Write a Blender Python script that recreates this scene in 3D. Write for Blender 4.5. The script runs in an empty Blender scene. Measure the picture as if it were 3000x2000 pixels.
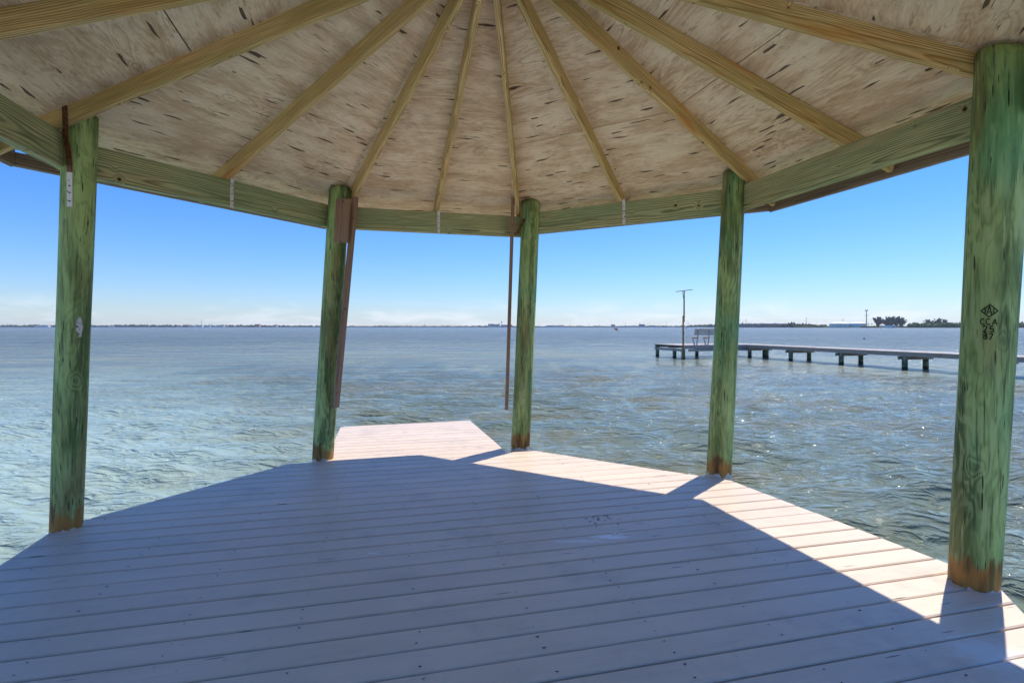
import bpy, bmesh, math, random
import numpy as np
from mathutils import Vector, Matrix, Quaternion
random.seed(7); rng = np.random.default_rng(7)
R_ = math.radians
S = bpy.context.scene
COL = S.collection

# ------------------------------------------------------------------ camera, sky, sun, exposure
EYE = 1.6                       # eye height above the deck
FPX = 1514.0                    # focal length in pixels of the 3000 px photograph
HZN = 957.0                     # row of the horizon
WATER = -1.1
cam = bpy.data.cameras.new('camera'); camo = bpy.data.objects.new('camera', cam); COL.objects.link(camo)
camo.location = (0, 0, EYE); camo.rotation_euler = (R_(90), 0, 0)
cam.sensor_width = 36; cam.lens = 36 * FPX / 3000; cam.shift_y = -43 / 3000
cam.clip_start = .05; cam.clip_end = 20000
S.camera = camo

SUN_AZ, SUN_EL = 47.0, 61.0     # azimuth measured from the view direction to the right
W = bpy.data.worlds.new('World'); S.world = W; W.use_nodes = True
wt = W.node_tree; wt.nodes.clear()
def wn(typ, **k):
    n = wt.nodes.new(typ)
    for a, v in k.items(): setattr(n, a, v)
    return n
sky = wn('ShaderNodeTexSky', sky_type='NISHITA', sun_disc=False)
sky.sun_elevation = R_(SUN_EL); sky.sun_rotation = R_(SUN_AZ)
sky.air_density = 1.3; sky.dust_density = 0; sky.ozone_density = 6.0; sky.altitude = 0
tint = wn('ShaderNodeMix', data_type='RGBA', blend_type='MULTIPLY'); tint.inputs['Factor'].default_value = 1; tint.inputs['B'].default_value = (.77, .94, 1.36, 1)
wt.links.new(sky.outputs[0], tint.inputs['A'])
hs = wn('ShaderNodeHueSaturation'); hs.inputs['Saturation'].default_value = 1.12
wt.links.new(tint.outputs['Result'], hs.inputs['Color'])
tc = wn('ShaderNodeTexCoord')
sx = wn('ShaderNodeSeparateXYZ'); wt.links.new(tc.outputs['Generated'], sx.inputs[0])
mp = wn('ShaderNodeMapping'); mp.inputs['Scale'].default_value = (7, 7, 34); wt.links.new(tc.outputs['Generated'], mp.inputs[0])
nz = wn('ShaderNodeTexNoise'); nz.inputs['Scale'].default_value = 1.0; nz.inputs['Detail'].default_value = 7; nz.inputs['Roughness'].default_value = .62; nz.inputs['Distortion'].default_value = .7
wt.links.new(mp.outputs[0], nz.inputs['Vector'])
r1 = wn('ShaderNodeMapRange', interpolation_type='SMOOTHSTEP'); r1.inputs[1].default_value = .44; r1.inputs[2].default_value = .66; wt.links.new(nz.outputs['Fac'], r1.inputs[0])
r2 = wn('ShaderNodeMapRange', interpolation_type='SMOOTHSTEP'); r2.inputs[1].default_value = .06; r2.inputs[2].default_value = .012; wt.links.new(sx.outputs['Z'], r2.inputs[0])
mu = wn('ShaderNodeMath', operation='MULTIPLY'); wt.links.new(r1.outputs[0], mu.inputs[0]); wt.links.new(r2.outputs[0], mu.inputs[1])
mu2 = wn('ShaderNodeMath', operation='MULTIPLY'); wt.links.new(mu.outputs[0], mu2.inputs[0]); mu2.inputs[1].default_value = .48
mx = wn('ShaderNodeMix', data_type='RGBA'); wt.links.new(mu2.outputs[0], mx.inputs['Factor']); wt.links.new(hs.outputs[0], mx.inputs['A'])
mx.inputs['B'].default_value = (8.5, 8.8, 9.4, 1)
bg = wn('ShaderNodeBackground'); bg.inputs['Strength'].default_value = .05
wt.links.new(mx.outputs['Result'], bg.inputs['Color'])
wo = wn('ShaderNodeOutputWorld'); wt.links.new(bg.outputs[0], wo.inputs['Surface'])

sl = bpy.data.lights.new('sun', 'SUN'); sl.energy = 2.0; sl.angle = R_(.5); sl.color = (1, .92, .79)
so = bpy.data.objects.new('sun', sl); COL.objects.link(so)
sd = Vector((math.sin(R_(SUN_AZ)) * math.cos(R_(SUN_EL)), math.cos(R_(SUN_AZ)) * math.cos(R_(SUN_EL)), math.sin(R_(SUN_EL))))
so.rotation_euler = sd.to_track_quat('Z', 'Y').to_euler(); so.location = (8, 8, 20)
vs = S.view_settings; vs.view_transform = 'Standard'; vs.look = 'None'; vs.exposure = 1.32; vs.gamma = 1; vs.use_curve_mapping = False
S.render.resolution_x = 1024; S.render.resolution_y = 682
S.cycles.max_bounces = 7; S.cycles.diffuse_bounces = 4; S.cycles.volume_bounces = 1

# ------------------------------------------------------------------ helpers
def tag(o, label=None, cat=None, group=None, kind=None):
    if label: o['label'] = label
    if cat: o['category'] = cat
    if group: o['group'] = group
    if kind: o['kind'] = kind
    return o
def empty(name, loc, label, cat, group=None):
    o = bpy.data.objects.new(name, None); COL.objects.link(o); o.location = loc; o.empty_display_size = .2
    return tag(o, label, cat, group)
def link(name, me, mat=None, parent=None, mw=None):
    o = bpy.data.objects.new(name, me); COL.objects.link(o)
    if mat is not None and not me.materials: me.materials.append(mat)
    if mw is not None: o.matrix_world = mw
    if parent is not None:
        o.parent = parent
        pm = Matrix.Identity(4); p = parent; chain = []
        while p is not None: chain.append(p); p = p.parent
        for q in reversed(chain): pm = pm @ (q.matrix_parent_inverse @ q.matrix_basis if q.parent else q.matrix_basis)
        o.matrix_parent_inverse = pm.inverted()
    return o
def mesh_from(name, v, f, smooth=False):
    me = bpy.data.meshes.new(name); me.from_pydata([tuple(p) for p in v], [], f); me.validate(); me.update()
    if smooth: me.polygons.foreach_set('use_smooth', [True] * len(me.polygons))
    return me
def bm_mesh(name, bm, smooth=False):
    bmesh.ops.recalc_face_normals(bm, faces=bm.faces)
    me = bpy.data.meshes.new(name); bm.to_mesh(me); bm.free()
    if smooth: me.polygons.foreach_set('use_smooth', [True] * len(me.polygons))
    return me
_bc = {}
def box_mesh(l, w, t, c=.004):
    """bevelled box centred on the origin, length along x"""
    k = (round(l, 4), round(w, 4), round(t, 4), c)
    if k in _bc: return _bc[k].copy()
    bm = bmesh.new(); bmesh.ops.create_cube(bm, size=1)
    for v in bm.verts: v.co = Vector((v.co.x * l, v.co.y * w, v.co.z * t))
    if c: bmesh.ops.bevel(bm, geom=bm.edges[:], offset=c, segments=1, affect='EDGES')
    _bc[k] = bm_mesh('board', bm); return _bc[k].copy()
def frame(p0, p1, up):
    p0, p1, up = Vector(p0), Vector(p1), Vector(up)
    x = (p1 - p0).normalized(); y = up.cross(x).normalized(); z = x.cross(y)
    m = Matrix((x, y, z)).transposed().to_4x4(); m.translation = (p0 + p1) / 2
    return m
def board(name, p0, p1, w, t, mat, parent, up=(0, 0, 1), c=.004):
    """plank from p0 to p1; t is measured along up, w sideways"""
    l = (Vector(p1) - Vector(p0)).length
    return link(name, box_mesh(l, w, t, c), mat, parent, frame(p0, p1, up))
def prism(name, poly, z0, z1, mat, parent, c=.004, mw=None):
    """extruded convex polygon (counter-clockwise) with a chamfered upper rim, local xy = poly"""
    cx = sum(p[0] for p in poly) / len(poly); cy = sum(p[1] for p in poly) / len(poly)
    n = len(poly)
    ins = []
    for i in range(n):
        a, b, d = Vector(poly[i - 1]), Vector(poly[i]), Vector(poly[(i + 1) % n])
        e1 = (b - a).normalized(); e2 = (d - b).normalized()
        n1 = Vector((-e1.y, e1.x)); n2 = Vector((-e2.y, e2.x))
        m = (n1 + n2); k = m.dot(n1)
        ins.append(b + (m / k * c if k > .2 else m * c))
    v = [(x, y, z0) for x, y in poly] + [(x, y, z1 - c) for x, y in poly] + [(p.x, p.y, z1) for p in ins]
    f = [list(range(n))[::-1], [2 * n + i for i in range(n)]]
    for i in range(n):
        j = (i + 1) % n
        f.append([i, j, n + j, n + i]); f.append([n + i, n + j, 2 * n + j, 2 * n + i])
    return link(name, mesh_from(name, v, f), mat, parent, mw)
def clip(poly, nx, ny, d):
    """keep nx*x+ny*y <= d"""
    out = []
    for i in range(len(poly)):
        a, b = poly[i], poly[(i + 1) % len(poly)]
        da = nx * a[0] + ny * a[1] - d; db = nx * b[0] + ny * b[1] - d
        if da <= 0: out.append(a)
        if da * db < 0:
            t = da / (da - db); out.append((a[0] + t * (b[0] - a[0]), a[1] + t * (b[1] - a[1])))
    return out
def tube(name, pts, radii, mat, parent, seg=12, mw=None, smooth=True):
    v, f = [], []
    pts = [Vector(p) for p in pts]
    for i, p in enumerate(pts):
        d = (pts[min(i + 1, len(pts) - 1)] - pts[max(i - 1, 0)]).normalized()
        a = d.orthogonal().normalized() if abs(d.z) < .9 else Vector((1, 0, 0)).cross(d).normalized()
        b = d.cross(a)
        for s in range(seg):
            t = 2 * math.pi * s / seg; v.append(p + radii[i] * (math.cos(t) * a + math.sin(t) * b))
    for i in range(len(pts) - 1):
        for s in range(seg):
            s2 = (s + 1) % seg; f.append([i * seg + s, i * seg + s2, (i + 1) * seg + s2, (i + 1) * seg + s])
    f.append(list(range(seg))[::-1]); f.append([(len(pts) - 1) * seg + s for s in range(seg)])
    return link(name, mesh_from(name, v, f, smooth), mat, parent, mw)
def at(px, dist, z=WATER):      # a compass bearing (given as a column of the photograph) and a distance
    return Vector(((px - 1500) / FPX * dist, dist, z))

# ------------------------------------------------------------------ materials
class T:
    def __init__(s, name, rough=.7, spec=.35):
        s.m = bpy.data.materials.new(name); s.m.use_nodes = True; s.t = s.m.node_tree
        s.b = s.t.nodes['Principled BSDF']; s.b.inputs['Roughness'].default_value = rough
        s.b.inputs['Specular IOR Level'].default_value = spec
    def n(s, typ, ins=None, **k):
        n = s.t.nodes.new('ShaderNode' + typ)
        for a, v in k.items(): setattr(n, a, v)
        for key, v in (ins or {}).items():
            if isinstance(v, bpy.types.NodeSocket): s.t.links.new(v, n.inputs[key])
            else: n.inputs[key].default_value = v
        return n
    def obj(s, rnd=True):
        c = s.n('TexCoord').outputs['Object']
        if not rnd: return c
        r = s.n('ObjectInfo').outputs['Random']
        cb = s.n('CombineXYZ', {0: s.math('MULTIPLY', r, 37.), 1: s.math('MULTIPLY', r, 91.), 2: s.math('MULTIPLY', r, 53.)})
        return s.vm('ADD', c, cb.outputs[0])
    def rnd(s): return s.n('ObjectInfo').outputs['Random']
    def vm(s, op, a, b): return s.n('VectorMath', {0: a, 1: b}, operation=op).outputs[0]
    def math(s, op, a, b=0., c=False): return s.n('Math', {0: a, 1: b}, operation=op, use_clamp=c).outputs[0]
    def noise(s, v, sc=1., det=3., rough=.55, dist=0.):
        return s.n('TexNoise', {'Vector': v, 'Scale': sc, 'Detail': det, 'Roughness': rough, 'Distortion': dist}).outputs['Fac']
    def vor(s, v, sc=1., rand=1.):
        n = s.n('TexVoronoi', {'Vector': v, 'Scale': sc, 'Randomness': rand}); return n.outputs['Distance'], n.outputs['Color']
    def ramp(s, x, a, b, lo=0., hi=1.):
        return s.n('MapRange', {0: x, 1: a, 2: b, 3: lo, 4: hi}, interpolation_type='SMOOTHSTEP').outputs[0]
    def mix(s, f, a, b):
        n = s.n('Mix', data_type='RGBA')
        for key, v in (('Factor', f), ('A', a), ('B', b)):
            i = [q for q in n.inputs if q.name == key and (q.type == ('VALUE' if key == 'Factor' else 'RGBA'))][0]
            if isinstance(v, bpy.types.NodeSocket): s.t.links.new(v, i)
            else: i.default_value = v if key == 'Factor' else (*v, 1)
        return [q for q in n.outputs if q.type == 'RGBA'][0]
    def out(s, col=None, rough=None, bump=None, bs=.3, bd=.01):
        if col is not None:
            if isinstance(col, bpy.types.NodeSocket): s.t.links.new(col, s.b.inputs['Base Color'])
            else: s.b.inputs['Base Color'].default_value = (*col, 1)
        if rough is not None: s.t.links.new(rough, s.b.inputs['Roughness'])
        if bump is not None:
            n = s.n('Bump', {'Height': bump, 'Strength': bs, 'Distance': bd}); s.t.links.new(n.outputs[0], s.b.inputs['Normal'])
        return s.m
def plain(name, col, rough=.7, var=.15, sc=3., spec=.3):
    t = T(name, rough, spec); n = t.noise(t.obj(), sc, 4)
    d = tuple(c * (1 - var * 2) for c in col); l = tuple(min(1, c * (1 + var)) for c in col)
    return t.out(t.mix(t.ramp(n, .3, .7), d, l))
def lumber(name, light, dark, stain, stain2, ring=.011, knot=True, wear=None):
    """sawn board: growth rings cut in 3D (local x is the length), knots, blotchy treatment stain"""
    t = T(name, .68, .25); o = t.obj()
    warp = t.noise(t.vm('MULTIPLY', o, (.9, 3.2, 3.2)), 1., 2.)
    fine = t.noise(t.vm('MULTIPLY', o, (3., 90., 90.)), 1., 3.)
    vd, vc = t.vor(o, 4.3)
    near = t.ramp(vd, .0, .30, 1., 0.)
    sp = t.n('SeparateXYZ', {0: t.n('TexCoord').outputs['Object']})
    rn = t.rnd()
    y = t.math('ADD', sp.outputs[1], t.math('MULTIPLY', t.math('SUBTRACT', rn, .5), .08))
    z = t.math('ADD', sp.outputs[2], t.math('ADD', .03, t.math('MULTIPLY', rn, .09)))
    r = t.math('SQRT', t.math('ADD', t.math('MULTIPLY', y, y), t.math('MULTIPLY', z, z)))
    r = t.math('ADD', r, t.math('MULTIPLY', warp, .075))
    if knot: r = t.math('ADD', r, t.math('MULTIPLY', t.math('MULTIPLY', near, near), .05))
    fr = t.math('FRACT', t.math('DIVIDE', r, ring))
    late = t.math('MULTIPLY', t.ramp(fr, .25, .85), t.ramp(fr, .86, 1., 1., 0.))
    col = t.mix(t.math('MULTIPLY', late, .9), light, dark)
    blot = t.noise(t.vm('MULTIPLY', o, (.7, 4., 4.)), 1., 3.)
    col = t.mix(t.ramp(blot, .34, .66, 0., .8), col, t.mix(t.math('MULTIPLY', late, .6), stain, tuple(c * .45 for c in stain)))
    b2 = t.noise(t.vm('ADD', t.vm('MULTIPLY', o, (1.1, 5., 5.)), (9., 4., 2.)), 1., 2.)
    col = t.mix(t.ramp(b2, .56, .74, 0., .75), col, stain2)
    col = t.mix(t.ramp(fine, .40, .75, .0, .32), col, tuple(c * .5 for c in dark))
    col = t.mix(t.ramp(fine, .5, .25, .0, .5), col, tuple(min(.95, c * 1.15) for c in light))
    if knot:
        kk = t.ramp(vd, .10, .05); col = t.mix(t.math('MULTIPLY', kk, .9), col, (.13, .045, .018))
        col = t.mix(t.ramp(vd, .05, .025), col, (.03, .014, .008))
    if wear:
        col = t.mix(t.ramp(t.noise(o, 9., 4), .35, .7, 0., .7), col, wear)
    return t.out(col, bump=t.math('ADD', t.math('MULTIPLY', late, -.6), fine), bs=.35, bd=.003)
M = {}
M['rafter'] = lumber('rafter_pine', (.90, .66, .32), (.36, .19, .06), (.58, .46, .17), (.68, .32, .085))
M['beam'] = lumber('green_treated_beam', (.56, .56, .30), (.13, .15, .07), (.33, .43, .22), (.50, .35, .19), ring=.016)
M['fascia'] = lumber('fascia_board', (.33, .25, .18), (.14, .10, .075), (.27, .21, .16), (.20, .13, .09), ring=.02, knot=False)
M['drip'] = plain('pale_drip_edge', (.55, .50, .45), .7, .1, 4.)
M['batten'] = lumber('brown_batten', (.36, .22, .15), (.22, .13, .09), (.31, .20, .14), (.30, .24, .20), ring=.02, knot=False)
M['dockwood'] = lumber('weathered_dock_wood', (.52, .45, .38), (.28, .23, .19), (.46, .40, .34), (.38, .30, .24), ring=.02, knot=False)
M['bench'] = lumber('pale_bench_wood', (.70, .62, .54), (.46, .40, .34), (.64, .57, .50), (.55, .46, .38), ring=.02, knot=False)
M['dockplank'] = plain('sun_bleached_planking', (.58, .53, .48), .8, .12, 2.)
def post_mat(name, hue=0.):
    t = T(name, .62, .3); o = t.obj(); loc = t.n('SeparateXYZ', {0: t.n('TexCoord').outputs['Object']}).outputs[2]; rn = t.rnd()
    n1 = t.noise(t.vm('MULTIPLY', o, (5.5, 5.5, 1.5)), 1., 3., .5, .6)
    vd, vc = t.vor(t.vm('MULTIPLY', o, (1., 1., .8)), 3.2)
    near = t.ramp(vd, 0., .25, 1., 0.)
    fig = t.math('SINE', t.math('MULTIPLY', t.math('ADD', n1, t.math('MULTIPLY', near, .3)), 52.))
    broad = t.noise(t.vm('MULTIPLY', o, (7., 7., .9)), 1., 4., .6)
    st = t.noise(t.vm('MULTIPLY', o, (46., 46., 2.6)), 1., 4., .68)
    col = t.mix(t.ramp(broad, .37, .63), (.10, .17, .05), (.39, .56, .20))
    figm = t.math('MULTIPLY', t.ramp(fig, -.6, 1.1), t.ramp(t.noise(o, 1.6, 2), .42, .66, .03, .55))
    col = t.mix(figm, col, (.46, .58, .27))
    col = t.mix(t.math('MULTIPLY', t.ramp(fig, -.3, -1.1), .3), col, (.10, .125, .065))
    ol = t.noise(t.vm('ADD', t.vm('MULTIPLY', o, (4., 4., .8)), (3., 8., 1.)), 1., 3.)
    col = t.mix(t.ramp(ol, .48, .72, 0., .75), col, (.28, .235, .085))
    teal = t.noise(t.vm('ADD', t.vm('MULTIPLY', o, (3., 3., .9)), (13., 2., 7.)), 1., 2.)
    col = t.mix(t.ramp(teal, .52, .70, 0., .6), col, (.13, .40, .20))
    col = t.mix(t.ramp(st, .54, .70, 0., .75), col, (.46, .55, .26))
    col = t.mix(t.ramp(st, .47, .30, 0., .85), col, (.07, .10, .055))
    # drying checks: short dark vertical slits
    sd_, sc_ = t.vor(t.vm('MULTIPLY', o, (62., 62., 5.)), 1.)
    sel = t.math('GREATER_THAN', t.n('SeparateColor', {0: sc_}).outputs[0], .70)
    wd_ = t.math('MULTIPLY', t.n('SeparateColor', {0: sc_}).outputs[1], .34)
    col = t.mix(t.math('MULTIPLY', t.ramp(t.math('SUBTRACT', sd_, wd_), .05, -.05), t.math('MULTIPLY', sel, .9)), col, (.015, .02, .012))
    cn = t.noise(t.vm('MULTIPLY', o, (17., 17., .45)), 1., 3., .6)
    crk = t.math('MULTIPLY', t.ramp(t.math('ABSOLUTE', t.math('SUBTRACT', cn, .5)), .011, .004), t.ramp(t.noise(t.vm('MULTIPLY', o, (5., 5., 1.4)), 1., 2.), .50, .58))
    col = t.mix(t.math('MULTIPLY', crk, .85), col, (.02, .025, .014))
    kk = t.ramp(vd, .07, .05); col = t.mix(t.math('MULTIPLY', kk, .7), col, (.20, .17, .11)); col = t.mix(t.ramp(vd, .035, .02, 0., .8), col, (.05, .04, .025))
    # rusty bleed and paint smears just above the deck
    rs = t.noise(t.vm('MULTIPLY', o, (11., 11., 1.9)), 1., 4., .6)
    low = t.ramp(loc, .42, .05); amt = t.math('ADD', .1, t.math('MULTIPLY', rn, .25))
    rust = t.ramp(t.math('ADD', rs, t.math('MULTIPLY', t.math('SUBTRACT', low, .76), .50)), .44, .56)
    rust = t.math('MULTIPLY', rust, t.math('GREATER_THAN', loc, -.1))
    col = t.mix(t.math('MULTIPLY', rust, .8), col, t.mix(t.ramp(rs, .45, .62), (.42, .17, .035), (.10, .035, .012)))
    pn = t.noise(t.vm('MULTIPLY', o, (14., 14., 8.)), 1., 3.)
    paint = t.math('MULTIPLY', t.ramp(t.math('ADD', loc, t.math('MULTIPLY', pn, -.16)), -.068, -.076), t.math('GREATER_THAN', loc, -.05))
    col = t.mix(paint, col, (.55, .53, .54))
    return t.out(col, bump=t.math('ADD', st, t.math('MULTIPLY', broad, 2.)), bs=.5, bd=.006)
M['post'] = post_mat('green_treated_pole')
def ply_mat():
    t = T('weathered_plywood', .75, .25); o = t.obj()
    n1 = t.noise(t.vm('MULTIPLY', o, (.75, 4.2, 1.)), 1., 2., .5, .8)
    big = t.noise(t.vm('MULTIPLY', o, (.5, 1.4, 1.)), 1., 2.)
    fig = t.math('SINE', t.math('MULTIPLY', n1, 100.))
    fine = t.noise(t.vm('MULTIPLY', o, (7., 75., 1.)), 1., 3., .7)
    blot = t.noise(t.vm('MULTIPLY', o, (1.6, 5., 1.)), 1., 5., .65)
    col = t.mix(t.ramp(blot, .36, .62), (.72, .50, .31), (.97, .78, .56))
    col = t.mix(t.math('MULTIPLY', t.ramp(fig, .35, .95), t.ramp(big, .42, .66, .10, .55)), col, (.97, .78, .54))
    col = t.mix(t.math('MULTIPLY', t.ramp(fig, -.4, -.95), t.ramp(big, .42, .66, .08, .4)), col, (.50, .31, .165))
    col = t.mix(t.ramp(fine, .55, .75, 0., .7), col, (.97, .83, .62))
    col = t.mix(t.ramp(fine, .45, .25, 0., .7), col, (.42, .265, .145))
    fl = t.noise(t.vm('MULTIPLY', o, (5., 26., 1.)), 1., 4., .75, .6)
    col = t.mix(t.ramp(fl, .56, .68, 0., .7), col, (.98, .86, .68))
    col = t.mix(t.ramp(fl, .44, .32, 0., .7), col, (.46, .31, .19))
    mil = t.noise(t.vm('MULTIPLY', o, (2.2, 3., 1.)), 1.3, 5., .7)
    col = t.mix(t.ramp(mil, .54, .74, 0., .6), col, (.50, .35, .21))
    d, c = t.vor(t.vm('MULTIPLY', t.vm('ADD', o, t.vm('MULTIPLY', t.n('TexNoise', {'Vector': o, 'Scale': 5.}).outputs['Color'], (.02, .012, 0.))), (7.5, 60., .001)), 1.)
    sel = t.math('GREATER_THAN', t.n('SeparateColor', {0: c}).outputs[0], .80)
    col = t.mix(t.math('MULTIPLY', t.ramp(d, t.math('MULTIPLY', t.n('SeparateColor', {0: c}).outputs[1], .19), .015), t.math('MULTIPLY', sel, .9)), col, (.07, .042, .025))
    kd, kc = t.vor(t.vm('MULTIPLY', o, (1.3, 2.3, .001)), 1.)
    kr = t.math('SINE', t.math('MULTIPLY', kd, 130.)); ks = t.math('GREATER_THAN', t.n('SeparateColor', {0: kc}).outputs[0], .55)
    ka = t.math('MULTIPLY', t.ramp(kd, .17, .03), ks)
    col = t.mix(t.math('MULTIPLY', t.math('MULTIPLY', t.ramp(kr, 0., .8), ka), .7), col, (.40, .27, .17))
    col = t.mix(t.math('MULTIPLY', t.ramp(kd, .022, .012), ks), col, (.10, .05, .02))
    return t.out(col, bump=t.math('ADD', fine, t.math('MULTIPLY', fig, .12)), bs=.45, bd=.004)
M['ply'] = ply_mat()
def deck_mat(name, worn):
    t = T(name, .5, .5); t.b.inputs['Coat Weight'].default_value = .2; t.b.inputs['Coat Roughness'].default_value = .5; o = t.obj()
    fine = t.noise(t.vm('MULTIPLY', o, (2.5, 60., 3.)), 1., 4., .6)
    big = t.noise(t.vm('MULTIPLY', o, (1.2, 4., 1.)), 1., 4., .6)
    pos = t.n('NewGeometry').outputs['Position']
    rn = t.rnd()
    col = t.mix(t.ramp(big, .3, .7), (.75, .60, .455), (.85, .685, .525))
    col = t.mix(t.math('MULTIPLY', rn, .6), col, (.70, .57, .46))
    col = t.mix(t.ramp(fine, .56, .8, 0., .4), col, (.44, .36, .30))
    col = t.mix(t.ramp(fine, .42, .25, 0., .35), col, (.90, .78, .66))
    dirt = t.noise(pos, 1.7, 5., .7); col = t.mix(t.ramp(dirt, .50, .74, 0., .45), col, (.47, .39, .34))
    sc2 = t.noise(t.vm('MULTIPLY', pos, (14., 9., 1.)), 1., 4., .75); col = t.mix(t.ramp(sc2, .63, .72, 0., .4), col, (.38, .31, .27))
    d, c = t.vor(t.vm('MULTIPLY', o, (5., 60., .001)), 1.)
    sel = t.math('GREATER_THAN', t.n('SeparateColor', {0: c}).outputs[0], .84 if worn else .985)
    col = t.mix(t.math('MULTIPLY', t.ramp(d, .34, .14), t.math('MULTIPLY', sel, .85)), col, (.10, .085, .075))
    if worn:
        w = t.noise(t.vm('MULTIPLY', o, (1.5, 30., 1.)), 1., 4., .7); col = t.mix(t.ramp(w, .6, .74, 0., .6), col, (.23, .20, .17))
    # shell dust ground into the boards, and a salt-bleached patch
    for cx, cy, rx, ry, k in ((.76, 3.94, .24, .07, 1.), (.50, 3.86, .34, .05, .5), (2.33, 2.55, .26, .22, .45), (-.98, 3.66, .06, .02, .7)):
        q = t.vm('MULTIPLY', t.vm('SUBTRACT', pos, (cx, cy, 0.)), (1 / rx, 1 / ry, .0))
        ln = t.n('VectorMath', {0: q}, operation='LENGTH').outputs['Value']
        nn = t.noise(pos, 22., 4., .7)
        col = t.mix(t.math('MULTIPLY', t.ramp(t.math('ADD', ln, t.math('MULTIPLY', nn, 1.2)), 1.5, .75), k), col, (.96, .96, .97))
    return t.out(col, bump=t.math('ADD', fine, big), bs=.25, bd=.002)
M['deck'] = deck_mat('grey_deck_paint', False)
M['deckworn'] = deck_mat('worn_grey_deck_paint', True)
def metal_mat(name, base, rusty):
    t = T(name, .45, .5); o = t.obj(); n = t.noise(o, 28., 5., .65)
    col = t.mix(t.ramp(n, .62 - rusty * .42, .70 - rusty * .38), base, t.mix(t.ramp(t.noise(o, 60., 3), .4, .6), (.20, .06, .022), (.05, .02, .012)))
    return t.out(col, bump=n, bs=.4, bd=.003)
M['galv'] = metal_mat('galvanised_steel', (.72, .72, .74), .10)
M['rusty'] = metal_mat('rusted_steel', (.34, .32, .32), .75)
M['cleat'] = metal_mat('chalky_cleat_metal', (.62, .58, .57), .2)
M['ink'] = plain('burnt_black_brand', (.012, .011, .01), .8, .1)
M['hole'] = plain('dark_fastener', (.05, .038, .03), .8, .3, 40.)
M['shell'] = plain('broken_shell', (.95, .93, .88), .6, .05, 60.)
M['pellet'] = plain('dark_pellet', (.03, .022, .016), .8, .3, 60.)
M['shingle'] = plain('asphalt_shingle', (.09, .085, .08), .9, .2, 8.)
M['pile'] = plain('dark_green_pile', (.20, .27, .17), .75, .35, 5.)
M['pilewet'] = plain('wet_pile_foot', (.02, .022, .016), .4, .3, 9.)
M['tan'] = plain('ochre_pole', (.34, .20, .08), .7, .25, 3.)
def water_mat():
    t = T('lagoon_water', .06, .5); t.b.inputs['IOR'].default_value = 1.333
    p = t.n('NewGeometry').outputs['Position']; s = t.n('SeparateXYZ', {0: p})
    dist = t.n('VectorMath', {0: t.vm('MULTIPLY', p, (1., 1., 0.))}, operation='LENGTH').outputs['Value']
    # shoaling sand on the landward left, olive weed flats further out, open water beyond
    pn = t.noise(t.vm('MULTIPLY', p, (.16, .22, 0.)), 1., 4., .6)
    shoal = t.math('ADD', t.math('ADD', t.math('MULTIPLY', s.outputs[0], -.055), t.math('MULTIPLY', s.outputs[1], -.04)), t.math('MULTIPLY', t.math('SUBTRACT', pn, .5), .9))
    shoal = t.math('MULTIPLY', t.ramp(shoal, -.55, .25), t.ramp(dist, 55., 12.))
    weed = t.noise(t.vm('MULTIPLY', p, (.11, .30, 0.)), 1., 4., .62)
    col = t.mix(t.ramp(weed, .42, .66), (.175, .215, .15), (.215, .205, .10))
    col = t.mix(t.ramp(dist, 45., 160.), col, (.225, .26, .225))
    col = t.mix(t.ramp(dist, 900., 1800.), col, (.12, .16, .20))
    col = t.mix(t.math('MULTIPLY', shoal, .85), col, (.44, .58, .50))
    gust = t.noise(t.vm('MULTIPLY', p, (.02, .11, 0.)), 1., 5., .72, .5)
    gust2 = t.noise(t.vm('MULTIPLY', p, (.10, .55, 0.)), 1., 4., .7, .3)
    far_ = t.ramp(dist, 14., 45.)
    col = t.mix(t.math('MULTIPLY', t.ramp(gust, .42, .62, 0., .55), far_), col, (.10, .13, .135))
    col = t.mix(t.math('MULTIPLY', t.ramp(gust2, .55, .70, 0., .5), far_), col, (.33, .36, .34))
    n1 = t.n('TexNoise', {'Vector': t.vm('MULTIPLY', p, (1.9, 6.2, 1.)), 'Scale': 1., 'Detail': 4., 'Roughness': .6, 'Lacunarity': 2.1, 'Offset': .9, 'Gain': 1.6, 'Distortion': .35}, noise_type='RIDGED_MULTIFRACTAL', normalize=True).outputs['Fac']
    n2 = t.noise(t.vm('MULTIPLY', p, (.5, 1.6, 1.)), 1., 3., .65, .3)
    b1 = t.n('Bump', {'Height': n1, 'Strength': t.ramp(dist, 4., 150., .6, .4), 'Distance': .08})
    b2 = t.n('Bump', {'Height': n2, 'Strength': t.ramp(dist, 8., 200., .4, 1.), 'Distance': .40, 'Normal': b1.outputs[0]})
    n3 = t.n('TexNoise', {'Vector': t.vm('MULTIPLY', p, (.13, .42, 1.)), 'Scale': 1., 'Detail': 5., 'Roughness': .8, 'Lacunarity': 2.3}).outputs['Fac']
    b3 = t.n('Bump', {'Height': n3, 'Strength': t.ramp(dist, 15., 110., 0., 1.), 'Distance': 1.2, 'Normal': b2.outputs[0]})
    t.t.links.new(b3.outputs[0], t.b.inputs['Normal'])
    return t.out(col, rough=t.math('ADD', t.ramp(dist, 10., 160., .04, .20), t.math('MULTIPLY', t.math('MULTIPLY', t.ramp(gust2, .35, .65), far_), .22)))
M['water'] = water_mat()

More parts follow.
